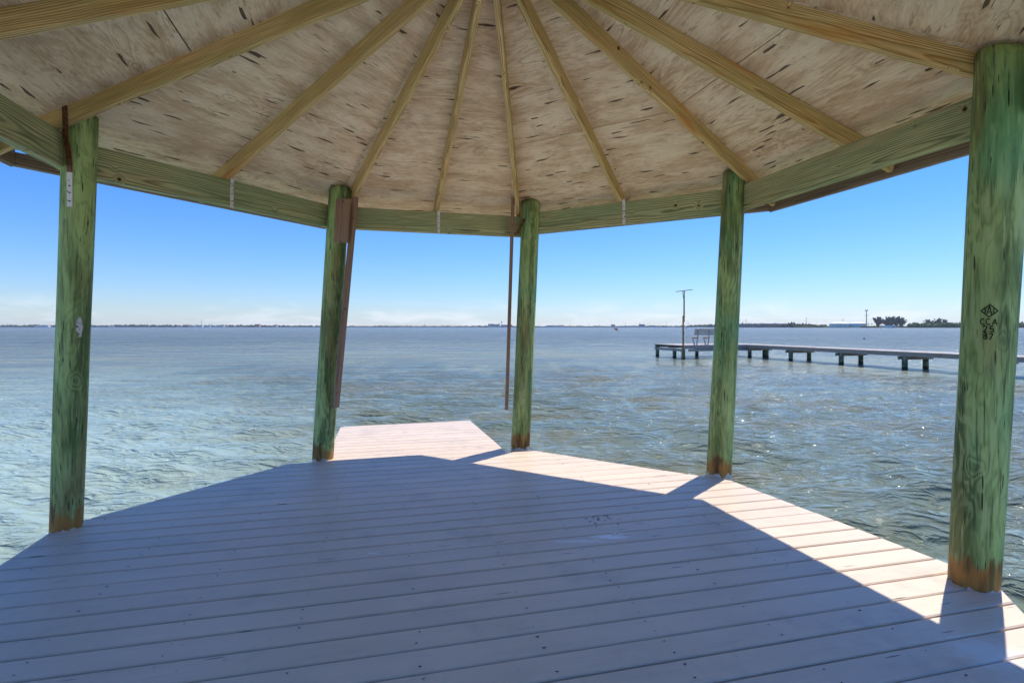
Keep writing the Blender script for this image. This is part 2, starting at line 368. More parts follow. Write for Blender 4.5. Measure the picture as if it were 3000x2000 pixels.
# ------------------------------------------------------------------ water
def build_water():
    rr = [0.0]; r = .6
    while r < 5000: rr.append(r); r += max(.07, .0125 * r)
    rr = np.array(rr[1:] + [5000.])
    fine = np.radians(np.arange(18, 162.01, .4)); coarse = np.radians(np.arange(162, 378, 6.)[1:])
    th = np.concatenate([fine, coarse])
    nr, nt = len(rr), len(th)
    RR, TH = np.meshgrid(rr, th, indexing='ij')
    X = RR * np.cos(TH); Y = RR * np.sin(TH)
    sp = np.maximum(np.maximum(.07, .0125 * RR), RR * .007)
    Z = np.zeros_like(X)
    for i in range(90):
        lam = .26 * (7.5 ** rng.random())
        a = R_(-78) + rng.normal(0, .48)
        k = 2 * math.pi / lam; amp = .0098 * lam ** .85 * (.5 + rng.random()) / (1 + (lam / 2.6) ** 3)
        w = np.clip((lam / sp - 2.5) / 2.5, 0, 1)
        ph = k * (X * math.cos(a) + Y * math.sin(a)) + rng.random() * 6.283 + .6 * np.sin(X * .31 + i) + .6 * np.sin(Y * .23 + i * 2)
        Z += amp * w * (np.sin(ph) + .25 * np.sin(2 * ph + 1.57))
    back = (TH > R_(162)) & (TH < R_(378)); Z[back] *= .3
    v = np.stack([X, Y, Z + WATER], -1).reshape(-1, 3)
    v = np.vstack([v, [[0, 0, WATER]]])
    i, j = np.meshgrid(np.arange(nr - 1), np.arange(nt), indexing='ij'); j2 = (j + 1) % nt
    f = np.stack([i * nt + j, (i + 1) * nt + j, (i + 1) * nt + j2, i * nt + j2], -1).reshape(-1, 4)
    me = bpy.data.meshes.new('water')
    nq = len(f); tri = np.array([[j, (j + 1) % nt, nr * nt] for j in range(nt)])
    me.vertices.add(len(v)); me.vertices.foreach_set('co', v.astype(np.float32).ravel())
    me.loops.add(nq * 4 + len(tri) * 3); me.loops.foreach_set('vertex_index', np.concatenate([f.ravel(), tri[:, ::1].ravel()]).astype(np.int32))
    me.polygons.add(nq + len(tri))
    me.polygons.foreach_set('loop_start', np.concatenate([np.arange(nq) * 4, nq * 4 + np.arange(len(tri)) * 3]).astype(np.int32))
    me.polygons.foreach_set('use_smooth', np.ones(nq + len(tri), dtype=bool))
    me.update(); me.validate()
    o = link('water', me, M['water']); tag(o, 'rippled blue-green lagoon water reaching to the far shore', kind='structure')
build_water()

# unseen sandy shore added behind the viewpoint to bounce light under the roof
def build_bounce_beach():
    nx, ny = 60, 24; v, f = [], []
    for j in range(ny + 1):
        for i in range(nx + 1):
            x = -120 + 240 * i / nx; u = j / ny; y = -4.6 - 75 * u ** 1.5 + .8 * math.sin(x * .11) + .4 * math.sin(x * .37 + 1)
            v.append((x, y, WATER - .25 + 1.5 * min(1, u * 3.2) ** .8 + .05 * math.sin(x * .9 + y * .7)))
    for j in range(ny):
        for i in range(nx): a = j * (nx + 1) + i; f.append([a, a + nx + 1, a + nx + 2, a + 1])
    t = T('pale_bounce_sand', .9, .2); n = t.noise(t.obj(), 2.5, 5., .6)
    tag(link('bounce_beach', mesh_from('bounce_beach', v, f, True), t.out(t.mix(t.ramp(n, .3, .7), (.72, .62, .48), (.84, .75, .60)), bump=n, bs=.4, bd=.05)), 'unseen pale sandy shore added behind the viewpoint to bounce light', kind='structure')
build_bounce_beach()
# ------------------------------------------------------------------ deck
U = EYE
BD = R_(13.5); bu = (math.cos(BD), math.sin(BD)); bn = (-math.sin(BD), math.cos(BD))
DV = [(-1.83, 1.04), (-.59, .23), (1.24, .62), (1.90, 2.04), (1.429, 3.364), (.19, 4.171), (-1.64, 3.776), (-2.27, 2.58)]
DV = [(x * U, y * U) for x, y in DV]
PV = [(-1.374, 3.75), (-.02, 4.05), (-.127, 4.433), (-.445, 5.526), (-.50, 5.53), (-1.68, 5.19), (-1.71, 5.14)]
PV = [(x * U, y * U) for x, y in PV]
e = Vector(DV[5]) - Vector(DV[6]); en = Vector((-e.y, e.x)).normalized(); ed = en.dot(Vector(DV[6]))
PV = clip(PV, -en.x, -en.y, -(ed + .004))
WV = [(-.95, -4.6), (.75, -4.2), (-.05, .52), (-.55, .36)]
wd = Vector((bn[0], bn[1])); w0 = Vector((.10, .62)); WV = [w0 - .85 * Vector(bu) - 5.5 * wd, w0 + .85 * Vector(bu) - 5.5 * wd, w0 + .85 * Vector(bu), w0 - .85 * Vector(bu)]
e7 = Vector(DV[2]) - Vector(DV[1]); n7 = Vector((-e7.y, e7.x)).normalized(); d7 = n7.dot(Vector(DV[1]))
WV = clip([(p.x, p.y) for p in WV], n7.x, n7.y, d7 - .004)
deck = empty('wooden_deck', (0, 3.4, 0), 'grey painted octagonal plank deck with a square landing over the water', 'deck')
def planks(poly, mat, gap=.012):
    ds = [bn[0] * x + bn[1] * y for x, y in poly]
    k0 = math.floor((min(ds) - 2.608) / .1855); k1 = math.ceil((max(ds) - 2.608) / .1855)
    for k in range(k0, k1):
        a = 2.608 + .1855 * k; g = gap * random.uniform(.6, 1.6)
        q = clip(clip(poly, bn[0], bn[1], a + .1855 - g / 2), -bn[0], -bn[1], -(a + g / 2))
        if len(q) < 3: continue
        dm = a + .0927; org = Vector((bn[0] * dm, bn[1] * dm, 0))
        l = [((x - org.x) * bu[0] + (y - org.y) * bu[1], (x - org.x) * bn[0] + (y - org.y) * bn[1]) for x, y in q]
        cl = [l[0]]
        for p in l[1:]:
            if math.dist(p, cl[-1]) > .012: cl.append(p)
        if math.dist(cl[0], cl[-1]) < .012: cl.pop()
        if len(cl) < 3: continue
        mw = Matrix.Rotation(BD, 4, 'Z') @ Matrix.Rotation(random.uniform(-.0016, .0016), 4, 'X'); mw.translation = org + Vector((0, 0, random.uniform(-.0015, .0015)))
        prism('plank', cl, -.038, 0, mat, deck, .007, mw)
planks(DV, M['deck']); planks(PV, M['deckworn']); planks(WV, M['deck'])
# joists and rim boards under the planks
for s in (-2.4, -1.6, -.8, 0, .8, 1.6, 2.4):
    o0 = Vector((-.33 + s * bu[0], 3.5 + s * bu[1], -.14)); hl = 3.35 - abs(s) * .62
    board('joist', o0 - Vector((*bn, 0)) * (hl - .5), o0 + Vector((*bn, 0)) * (hl - .25), .045, .19, M['dockwood'], deck)
for i in range(8):
    a, b = Vector((*DV[i], -.135)), Vector((*DV[(i + 1) % 8], -.135)); c = Vector((-.3, 3.5, -.135))
    a2 = a + (c - a).normalized() * .06; b2 = b + (c - b).normalized() * .06
    board('rim_board', a2, b2, .04, .19, M['dockwood'], deck)
# nail heads along the joist lines
bm = bmesh.new()
for s in np.arange(-2.8, 2.9, .61):
    for k in range(-8, 24):
        for q in (.045, .14):
            if random.random() < .35: continue
            d = 2.608 + .1855 * k + q; u = s - .1 + random.uniform(-.012, .012)
            x, y = bn[0] * d + bu[0] * u, bn[1] * d + bu[1] * u
            if not all((DV[(i + 1) % 8][0] - DV[i][0]) * (y - DV[i][1]) - (DV[(i + 1) % 8][1] - DV[i][1]) * (x - DV[i][0]) > .05 for i in range(8)): continue
            rr = random.uniform(.003, .006); ra = random.uniform(.8, 2.2)
            vs_ = [bm.verts.new((x + rr * (ra * math.cos(t) * bu[0] + math.sin(t) * bn[0]), y + rr * (ra * math.cos(t) * bu[1] + math.sin(t) * bn[1]), .0035)) for t in np.linspace(0, 2 * math.pi, 7)[:-1]]
            bm.faces.new(vs_)
tag(link('nail_heads', bm_mesh('nail_heads', bm), M['hole'], deck), kind='stuff')

# ------------------------------------------------------------------ gazebo
gz = empty('gazebo', (-.33, 3.68, 0), 'open timber gazebo on green poles with a plywood-lined conical roof', 'gazebo')
CB = Vector((-.3337, 3.676)); CT = Vector((-.148, 3.587)); RP = 3.2516
LEAN = [.173, .227, .139, .136, .122, .14, .15, .16]
PR = [(.107, .111), (.122, .122), (.125, .122), (.128, .118), (.127, .142), (.125, .125), (.125, .125), (.125, .125)]
POST = []
def pole(k):
    th = R_(172.126 - 45 * k)
    b = Vector((CB.x + RP * math.cos(th), CB.y + RP * math.sin(th), 0)); t = Vector((b.x + LEAN[k], b.y - .07, 3.2))
    ax = (t - b) / 3.2
    n, seg = 46, 40; v, f = [], []
    ztop = 3.27; zs = np.concatenate([[-2.2, -.6], np.linspace(-.1, ztop, n)])
    ph = rng.random(8) * 6.28
    for i, z in enumerate(zs):
        u = min(max(z / 3.2, 0), 1); r0 = PR[k][0] * (1 - u) + PR[k][1] * u
        for s in range(seg):
            t_ = 2 * math.pi * s / seg
            r = r0 * (1 + .012 * math.sin(2 * t_ + ph[0] + z * .8) + .009 * math.sin(3 * t_ + ph[1] - z * 1.3) + .006 * math.sin(5 * t_ + ph[2] + 3 * z) + .006 * math.sin(z * 4 + ph[3]) + .004 * math.sin(9 * t_ + ph[5] + 2. * z))
            zz = z
            if i == len(zs) - 1: # cut to the roof slope
                d = Vector((b.x + ax.x * z + r * math.cos(t_) - CT.x, b.y + ax.y * z + r * math.sin(t_) - CT.y)).length
                zz = 4.379 - .352 * d - .012
            v.append((ax.x * zz + r * math.cos(t_), ax.y * zz + r * math.sin(t_), zz))
    for i in range(len(zs) - 1):
        for s in range(seg):
            s2 = (s + 1) % seg; f.append([i * seg + s, i * seg + s2, (i + 1) * seg + s2, (i + 1) * seg + s])
    f.append([(len(zs) - 1) * seg + s for s in range(seg)])
    me = mesh_from('post', v, f, True); me.polygons[len(f) - 1].use_smooth = False
    o = link('post', me, M['post'], gz, Matrix.Translation(b)); POST.append((o, b, ax, PR[k]))
    return o
for k in range(8): pole(k)
POST[4][0]['label'] = 'thick green pole with a black treatment brand, nearest on the right'
def hit(px, py, k):
    """point and outward normal where a sight line meets pole k"""
    _, b, ax, pr = POST[k]
    o = Vector((0, 0, EYE)); d = Vector(((px - 1500) / FPX, 1, (HZN - py) / FPX)).normalized()
    t = 1.0
    for _ in range(400):
        p = o + d * t; c = b + ax * p.z; u = min(max(p.z / 3.2, 0), 1); r = pr[0] * (1 - u) + pr[1] * u
        q = Vector((p.x - c.x, p.y - c.y, 0)); g = q.length - r
        if g < .0005: break
        t += g * .7
    q.normalize(); return p, q
# beams: mitred boxes on the outer half of the poles; the octagon is a little longer towards the landing
MID = [R_(195.02 - 45 * k) for k in range(8)]
AB = [3.08, 3.12, 3.13, 3.03, 3.01, 3.02, 3.02, 3.04]       # beam faces, from the roof centre
AE = [3.58, 3.64, 3.76, 3.51, 3.55, 3.53, 3.53, 3.54]       # eaves
BT, BH = .085, .265
def corner(k, ap):                                           # where sides k-1 and k meet
    t0, t1 = MID[k - 1], MID[k]; a0, a1 = ap[k - 1], ap[k]; dt = math.sin(t1 - t0)
    return Vector((CT.x + (a0 * math.sin(t1) - a1 * math.sin(t0)) / dt, CT.y + (a1 * math.cos(t0) - a0 * math.cos(t1)) / dt))
def side_box(name, k, ap, t, z0, z1, mat, ch=.006):
    th = MID[k]; x = Vector((math.sin(th), -math.cos(th), 0)); y = Vector((math.cos(th), math.sin(th), 0))
    ao = [q + t for q in ap]; k2 = (k + 1) % 8
    ci, co = [corner(k, ap), corner(k2, ap)], [corner(k, ao), corner(k2, ao)]
    c0 = Vector(((ci[0] + ci[1]) / 2).to_3d()) + y * t / 2; c0.z = (z0 + z1) / 2
    mw = Matrix((x, y, x.cross(y))).transposed().to_4x4(); mw.translation = c0
    iv = mw.inverted(); L = [sorted((iv @ Vector((p.x, p.y, c0.z))).x for p in q) for q in (ci, co)]
    hh = (z1 - z0) / 2; bm = bmesh.new(); ring = []
    for (yy, zz) in ((-t / 2 + ch, -hh), (t / 2 - ch, -hh), (t / 2, -hh + ch), (t / 2, hh - ch), (t / 2 - ch, hh), (-t / 2 + ch, hh), (-t / 2, hh - ch), (-t / 2, -hh + ch)):
        u = (yy + t / 2) / t; lo = L[0][0] + u * (L[1][0] - L[0][0]) + .002; hi = L[0][1] + u * (L[1][1] - L[0][1]) - .002
        ring.append((bm.verts.new((lo, yy, zz)), bm.verts.new((hi, yy, zz))))
    for i in range(8):
        j = (i + 1) % 8; bm.faces.new([ring[i][0], ring[j][0], ring[j][1], ring[i][1]])
    bm.faces.new([r[0] for r in ring]); bm.faces.new([r[1] for r in ring][::-1])
    return link(name, bm_mesh(name, bm), mat, gz, mw)
def beam_top(k): return 4.230 - .3704 * AB[k] - .002
for k in range(8): side_box('beam', k, AB, BT, beam_top(k) - BH, beam_top(k), M['beam'])
# rafters
APX = Vector((CT.x, CT.y, 4.230)); SM = .3704; SH = SM * math.cos(math.pi / 8)
OFF = [0, 1.7, -.4, -3.8, 0, 3.5, 1.3, -2.1, -.8, 1.5, 0, -1, 0, 1, 0, -1]
RDEP, RTH = .145, .047
def rafter_pt(k, r, dz=0):
    hip = k % 2 == 1; th = R_(195.02 - 22.5 * k + OFF[k]); m = SH if hip else SM
    return Vector((APX.x + r * math.cos(th), APX.y + r * math.sin(th), APX.z - m * r + dz))
for k in range(16):
    hip = k % 2 == 1; r0 = .16 if hip else .22
    r1 = (corner(((k + 1) // 2) % 8, AE) - CT).length - .03 if hip else AE[k // 2] - .004
    if k in (3, 4, 5): r1 -= .16
    a, b = rafter_pt(k, r0), rafter_pt(k, r1); d = (b - a).normalized(); side = d.cross(Vector((0, 0, 1))).normalized(); up = side.cross(d)
    b = b - d * .035
    board('rafter', a + up * RDEP / 2, b + up * RDEP / 2, RTH, RDEP, M['rafter'], gz, up, .004)
tube('king_post', [(APX.x, APX.y, 3.98), (APX.x, APX.y, 4.36)], [.13, .13], M['rafter'], gz, 8)
# plywood sheets, shingles, fascia
SHZ = RDEP / math.cos(math.atan(SM)) + .001
TOP = APX + Vector((0, 0, SHZ))
def eave_pt(k, ap, dz=0): c = corner(k % 8, ap); return Vector((c.x, c.y, TOP.z - SH * (c - CT).length + dz))
ROW = [.58, .70, .42, .565, .555, .56, .56, .56]
AS = [q + .05 for q in AE]
for k in range(8):
    c0, c1 = eave_pt(k, AE), eave_pt(k + 1, AE); x = (c1 - c0).normalized(); nrm = (c1 - TOP).cross(c0 - TOP).normalized()
    if nrm.z < 0: nrm = -nrm
    up = nrm.cross(x); mw = Matrix((x, up, nrm)).transposed().to_4x4(); mw.translation = TOP; iv = mw.inverted()
    if (iv @ c0).y > 0: x = -x; up = nrm.cross(x); mw = Matrix((x, up, nrm)).transposed().to_4x4(); mw.translation = TOP; iv = mw.inverted()
    l0, l1 = sorted([(iv @ c0).to_2d(), (iv @ c1).to_2d()], key=lambda q: q.x); yv = (l0.y + l1.y) / 2
    f1 = ROW[k]; gap = .0012 if k in (0, 3, 4) else .0002
    xm = 0.0
    for fa, fb in ((.006, f1 - gap), (f1 + gap, .9995)):
        for sgn in (-1, 1):
            e = l0 if sgn < 0 else l1
            q = [(xm + sgn * .0004, yv * fb), (e.x * fb - sgn * .0006, yv * fb), (e.x * fa - sgn * .0006, yv * fa), (xm + sgn * .0004, yv * fa)]
            if sgn < 0: q = q[::-1]
            prism('roof_panel', q, 0, .013, M['ply'], gz, .001, mw)
    s0, s1 = sorted([(iv @ eave_pt(k, AS)).to_2d(), (iv @ eave_pt(k + 1, AS)).to_2d()], key=lambda q: q.x)
    prism('shingle_slope', [(s0.x - .01, s0.y), (s1.x + .01, s1.y), (.012, -.01), (-.012, -.01)], .016, .028, M['shingle'], gz, .002, mw)
    a_, b_ = eave_pt(k, AS, .042), TOP + Vector((0, 0, .045)); board('hip_cap', a_, b_, .24, .012, M['shingle'], gz, (0, 0, 1), .002)
    # fascia board closing the rafter tails, with a pale drip edge
    zf = APX.z - SM * AE[k] if k in (3, 4, 0, 5, 6, 7) else APX.z - SM * AE[k] + (.03 if k == 1 else .085)
    fz = [max(zf, -9)] ; bot = zf - .004; top = min(eave_pt(k, AE).z, eave_pt(k + 1, AE).z) - .003
    side_box('fascia_board', k, AE, .022, bot, top, M['fascia'], .002)
    ad = [q + .0235 for q in AE]; side_box('drip_edge', k, ad, .006, bot - .012, bot + .016, M['drip'], .001)
tube('roof_cap', [(TOP.x, TOP.y, TOP.z - .02), (TOP.x, TOP.y, TOP.z + .09)], [.26, .05], M['shingle'], gz, 8)
# galvanised straps from rafter to beam face
def strap_mesh(pts, wvec, th, name, mat, parent):
    """bent flat bar following pts, width along wvec"""
    pts = [Vector(p) for p in pts]; wv = Vector(wvec); v, f = [], []
    for i, p in enumerate(pts):
        d = (pts[min(i + 1, len(pts) - 1)] - pts[max(i - 1, 0)]).normalized(); w = (wv - d * wv.dot(d)).normalized() * wv.length; n = d.cross(w).normalized() * th
        v += [p - w / 2 - n / 2, p + w / 2 - n / 2, p + w / 2 + n / 2, p - w / 2 + n / 2]
    for i in range(len(pts) - 1):
        for s in range(4):
            s2 = (s + 1) % 4; f.append([i * 4 + s, i * 4 + s2, i * 4 + 4 + s2, i * 4 + 4 + s])
    f.append([3, 2, 1, 0]); n = len(pts) - 1; f.append([n * 4, n * 4 + 1, n * 4 + 2, n * 4 + 3])
    bm = bmesh.new(); bv = [bm.verts.new(p) for p in v]
    for q in f: bm.faces.new([bv[i] for i in q])
    return link(name, bm_mesh(name, bm), mat, parent)
def bolt(p, n, r, mat, parent):
    n = Vector(n).normalized(); tube('bolt_head', [Vector(p), Vector(p) + n * .006, Vector(p) + n * .008], [r, r, r * .6], mat, parent, 8)
for k, sh in ((1, .06), (2, .02), (3, -.02)):
    th = MID[k]; y = Vector((math.cos(th), math.sin(th), 0)); x = Vector((math.sin(th), -math.cos(th), 0))
    f0 = Vector((CT.x, CT.y, beam_top(k) - 3.11)) + y * (AB[k] - .0035) + x * sh; ZB0 = 3.11 - BH
    s = strap_mesh([f0 + Vector((0, 0, 3.16)) + y * .05 - x * .0, f0 + Vector((0, 0, 3.145)) + y * .01, f0 + Vector((0, 0, 3.125)) - y * .012, f0 + Vector((0, 0, 3.09)) - y * .004, f0 + Vector((0, 0, 2.99)), f0 + Vector((0, 0, ZB0 + .01)), f0 + Vector((0, 0, ZB0 - .012)) - y * .006], x * .034, .004, 'metal_strap', M['galv'], gz)
    for z in (3.05, 2.97, 2.9): bolt(f0 - y * .002 + Vector((0, 0, z)), -y, .006, M['rusty'], s)
# long rusted strap on the left front pole
sp = []
for px, py, off in ((205, 606, .004), (205, 560, .004), (205, 505, .005), (204, 450, .012), (200, 400, .03)):
    p, n = hit(px, py, 0); sp.append((p + n * off, n))
ra, rb = rafter_pt(1, 2.6), rafter_pt(1, 3.4); rn_ = (rb - ra).cross(Vector((0, 0, 1))).normalized(); rn_ = rn_ if rn_.y < 0 else -rn_
def on_rafter(px, py):
    d = Vector(((px - 1500) / FPX, 1, (HZN - py) / FPX)); t = (ra + rn_ * (RTH / 2 + .006) - Vector((0, 0, EYE))).dot(rn_) / d.dot(rn_); return Vector((0, 0, EYE)) + d * t
top2 = [on_rafter(192, 372), on_rafter(190, 330), on_rafter(188, 296)]
wv = Vector((0, 0, 1)).cross(sp[0][1]) * .036
s = strap_mesh([q[0] for q in sp[:3]], wv, .005, 'metal_strap', M['galv'], gz)
for i, py in enumerate((590, 565, 545)):
    p, n = hit(205, py, 0); bolt(p + n * .006, n, .006, M['rusty'], s)
s2 = strap_mesh([sp[2][0], sp[3][0], sp[4][0]] + top2, Vector((.038, .0, 0)), .007, 'metal_strap', M['rusty'], gz)
s2['label'] = 'heavily rusted upper strap bent from the rafter to the pole'
# cleat on the same pole
p, n = hit(233, 958, 0); tg = Vector((0, 0, 1)).cross(n)
bm = bmesh.new(); bmesh.ops.create_icosphere(bm, subdivisions=3, radius=1)
for v in bm.verts:
    x, y, z = v.co; wob = 1 + .12 * math.sin(5 * z + 2 * x) + .1 * math.sin(7 * x + 3 * z)
    base = .017 + .014 * math.exp(-((z - .0) / .45) ** 2) * (1 if x < 0 else .1)
    v.co = n * (.016 * y * wob + .006) + tg * (base * x * wob) + Vector((0, 0, .083 * z)) 
link('cleat', bm_mesh('cleat', bm, True), M['cleat'], gz, Matrix.Translation(p))
# battens and plate by the opening
def ph3(px, py, Y): return Vector(((px - 1500) / FPX * Y, Y, EYE + (HZN - py) / FPX * Y))
board('batten', ph3(984, 1193, 6.14), ph3(1041, 577, 6.12), .042, .085, M['batten'], gz, (.25, 1, 0))
board('batten', ph3(1484, 1199, 6.80), ph3(1503, 582, 6.74), .045, .085, M['batten'], gz, (0, 1, 0))
for px, py, Y in ((1036, 640, 6.07), (1012, 905, 6.085), (990, 1150, 6.09), (1501, 660, 6.69), (1496, 900, 6.71), (1487, 1150, 6.74)): bolt(ph3(px, py, Y), (-.1, -1, 0), .007, M['hole'], gz)
pc0, pc1 = ph3(999, 711, 6.0), ph3(1006, 583, 6.0)
pl = board('cover_plate', pc0, pc1, .178, .026, M['batten'], gz, (-.22, -1, 0), .004)
for py, px in ((591, 1006), (708, 999)): bolt(ph3(px, py, 5.985), (-.22, -1, 0), .008, M['hole'], pl)
p1, n1 = hit(1530, 648, 2); a = ph3(1537, 641, p1.y - .03); b = ph3(1511, 689, p1.y - .06)
strap_mesh([a, (a + b) / 2 + Vector((0, -.006, 0)), b], Vector((.03, 0, .016)), .012, 'rusty_bracket', M['rusty'], gz)
# burnt treatment brand on the right front pole
def brand():
    c0 = Vector((2899, 935)); bm = bmesh.new()
    def stroke(pts, w=1.6):
        w *= 1.35; pts = [Vector(p) for p in pts]
        den = []
        for i in range(len(pts) - 1):
            n = max(1, int((pts[i + 1] - pts[i]).length / 2.5))
            for j in range(n): den.append(pts[i].lerp(pts[i + 1], j / n))
        den.append(pts[-1]); rows = []
        for i, q in enumerate(den):
            d = den[min(i + 1, len(den) - 1)] - den[max(i - 1, 0)]; d.normalize(); nn = Vector((-d.y, d.x)) * w / 2
            row = []
            for s in (1, -1):
                p, n = hit(q.x + s * nn.x, q.y + s * nn.y, 4); row.append(bm.verts.new(p + n * .0045))
            rows.append(row)
        for i in range(len(rows) - 1):
            try: bm.faces.new([rows[i][0], rows[i][1], rows[i + 1][1], rows[i + 1][0]])
            except ValueError: pass
    sc = 1 / 8.71
    def P(x, y): return (2830 + x * sc, 860 + y * sc)
    stroke([P(390, 440), P(615, 275), P(815, 440), P(590, 600), P(390, 440)], 2.2)
    stroke([P(500, 375), P(495, 500)], 2.2); stroke([P(480, 375), P(545, 350)], 1.5)
    stroke([P(535, 525), P(605, 310), P(660, 560)], 2.2); stroke([P(570, 470), P(640, 475)], 1.6)
    stroke([P(712, 370), P(700, 495)], 2.2)
    def arc(cx, cy, rx, ry, a0, a1, n=12): return [P(cx + rx * math.cos(R_(a0 + (a1 - a0) * i / n)), cy + ry * math.sin(R_(a0 + (a1 - a0) * i / n))) for i in range(n + 1)]
    stroke(arc(428, 715, 50, 75, -40, -320), 2.3); stroke(arc(570, 715, 55, 75, -40, -320), 2.3)
    stroke([P(668, 800), P(740, 645), P(780, 800)], 2.3); stroke([P(690, 745), P(765, 745)], 2.)
    stroke(arc(485, 860, 45, 42, -180, 20, 8) + [P(520, 890), P(440, 975), P(520, 975)], 2.3)
    stroke([P(562, 965), P(572, 978)], 2.4)
    stroke([P(695, 832), P(615, 832), P(612, 900)] + arc(655, 935, 46, 45, -130, 150, 9), 2.3)
    stroke(arc(495, 1045, 40, 35, 0, 360), 2.2); stroke(arc(495, 1115, 45, 38, 0, 360), 2.2)
    stroke([P(580, 1020), P(685, 1025), P(605, 1180)], 2.3)
    o = link('treatment_brand', bm_mesh('treatment_brand', bm), M['ink'], POST[4][0]); o['label'] = 'black burnt brand reading CCA 2.5 87 under a diamond'
brand()

# ------------------------------------------------------------------ litter on the deck
def shards(name, pts, mat, label, cat, size, flat):
    bm = bmesh.new()
    for (x, y, s) in pts:
        g = bmesh.ops.create_icosphere(bm, subdivisions=1, radius=1)
        rz = random.uniform(0, 3.14)
        for v in g['verts']:
            c = v.co.copy(); c.x *= s * random.uniform(.8, 1.6); c.y *= s * random.uniform(.5, 1); c.z = c.z * s * flat
            v.co = Vector((x + c.x * math.cos(rz) - c.y * math.sin(rz), y + c.x * math.sin(rz) + c.y * math.cos(rz), max(0.0012, c.z + s * flat * .6)))
    o = link(name, bm_mesh(name, bm), mat); return tag(o, label, cat, None, 'stuff')
def dk(px, py): Y = FPX * EYE / (py - HZN); return ((px - 1500) / FPX * Y, Y)
pts = [(*dk(px, py), s) for px, py, s in ((1790, 1561, .012), (1797, 1566, .010), (1803, 1562, .014), (1810, 1568, .011), (1816, 1564, .013), (1826, 1565, .012), (1832, 1566, .014), (1838, 1566, .010), (1846, 1565, .009), (1852, 1566, .007), (1808, 1556, .008), (1820, 1571, .008), (1850, 1553, .007), (1924, 1544, .006), (1795, 1570, .008))]
shards('shell_crumbs', pts, M['shell'], 'small heap of crushed white shell on the shaded deck boards', 'shell', .01, .5)
pts = [(*dk(1700 + x / 7.84, 1480 + y / 7.84), random.uniform(.005, .0085)) for x, y in ((130, 305), (160, 310), (228, 365), (280, 272), (305, 310), (318, 245), (375, 245), (390, 298), (425, 290), (410, 320), (440, 328), (405, 338), (540, 255), (578, 230), (618, 245), (625, 288), (655, 285), (690, 290), (710, 320), (575, 335), (545, 353), (340, 405), (375, 440), (865, 432), (895, 322), (365, 490))]
shards('dark_droppings', pts, M['pellet'], 'scatter of small dark droppings on the deck near the crushed shell', 'droppings', .01, .4)

# ------------------------------------------------------------------ neighbouring dock
E1 = Vector((.954, .30, 0)); E2 = Vector((-.30, .954, 0)); ZD = .04
dock = empty('neighbouring_dock', (24.7, 32.5, WATER), 'weathered L-shaped fishing dock on short green piles to the right', 'dock')
B1 = Vector((24.7, 32.5, 0))
def gplanks(o, du, dv, lu, lv, pitch, name):
    """planking laid across dv, joined into one part: boards too small to tell apart from here"""
    bm = bmesh.new(); n = int(lu / pitch)
    for i in range(n):
        a = o + du * (i * pitch); w = pitch - .012; ex = random.uniform(-.03, .03); z0 = ZD - .04; z1 = ZD + random.uniform(-.004, .006)
        cs = [a + dv * ex, a + du * w + dv * ex, a + du * w + dv * (lv + ex), a + dv * (lv + ex)]
        lo = [bm.verts.new((c.x, c.y, z0)) for c in cs]; hi = [bm.verts.new((c.x, c.y, z1)) for c in cs]
        bm.faces.new(hi); bm.faces.new(lo[::-1])
        for q in range(4): r = (q + 1) % 4; bm.faces.new([lo[q], lo[r], hi[r], hi[q]])
    tag(link(name, bm_mesh(name, bm), M['dockplank'], dock), kind='stuff')
gplanks(B1 - E2 * 24 - E1 * .25, E2, E1, 37.4, 2.35, .15, 'planking')
HO = Vector((14.3, 43.35, 0))
gplanks(HO - E1 * .15 - E2 * .1, E1, E2, 9.0, 4.1, .15, 'planking')
def pile(p, zt, r=.16):
    o = tube('pile', [(p.x, p.y, WATER - 1.5), (p.x, p.y, WATER + .22), (p.x, p.y, zt - .03), (p.x, p.y, zt)], [r, r, r * .97, r * .8], M['pile'], dock, 12)
    tube('wet_foot', [(p.x, p.y, WATER - 1.4), (p.x, p.y, WATER + .15), (p.x, p.y, WATER + .2)], [r * 1.03, r * 1.03, r * 1.005], M['pilewet'], o, 12)
for i in range(-5, 4):
    q = B1 + E2 * (4.4 * i)
    pile(q, ZD - .06); pile(q + E1 * 1.85, ZD - .28)
    a = q - E1 * .32; b = q + E1 * 2.2
    for s in (-.2, .2): board('cap_beam', a + E2 * s + Vector((0, 0, ZD - .40)), b + E2 * s + Vector((0, 0, ZD - .40)), .05, .2, M['dockwood'], dock)
for s in (-.16, .9, 2.02):
    for i in range(-5, 4):
        a = B1 + E2 * (4.4 * i - 2.2 + .02) + E1 * s + Vector((0, 0, ZD - .165)); board('stringer', a, a + E2 * 4.36, .05, .24, M['dockwood'], dock)
for s in (-.07, 1.9, 3.9):
    a = HO + E2 * s + Vector((0, 0, ZD - .165)); board('stringer', a - E1 * .1, a + E1 * 8.8, .05, .24, M['dockwood'], dock)
for u, v, w in ((.15, .1, 1), (.2, 1.4, 0), (.1, 3.85, 1), (4.3, .1, 1), (4.3, 3.8, 1), (8.6, .1, 0), (8.6, 3.8, 1)):
    pile(HO + E1 * u + E2 * v, ZD - (.06 if v > 3 and u < 1 else .3), .16)
for u in (0, 4.3, 8.5):
    a = HO + E1 * u + Vector((0, 0, ZD - .41)); board('cap_beam', a - E2 * .1, a + E2 * 4.1, .05, .2, M['dockwood'], dock)
a = HO + E2 * -.12 + Vector((0, 0, ZD - .41)); board('cap_beam', a + E1 * .5, a + E1 * 8.6, .05, .2, M['dockwood'], dock)
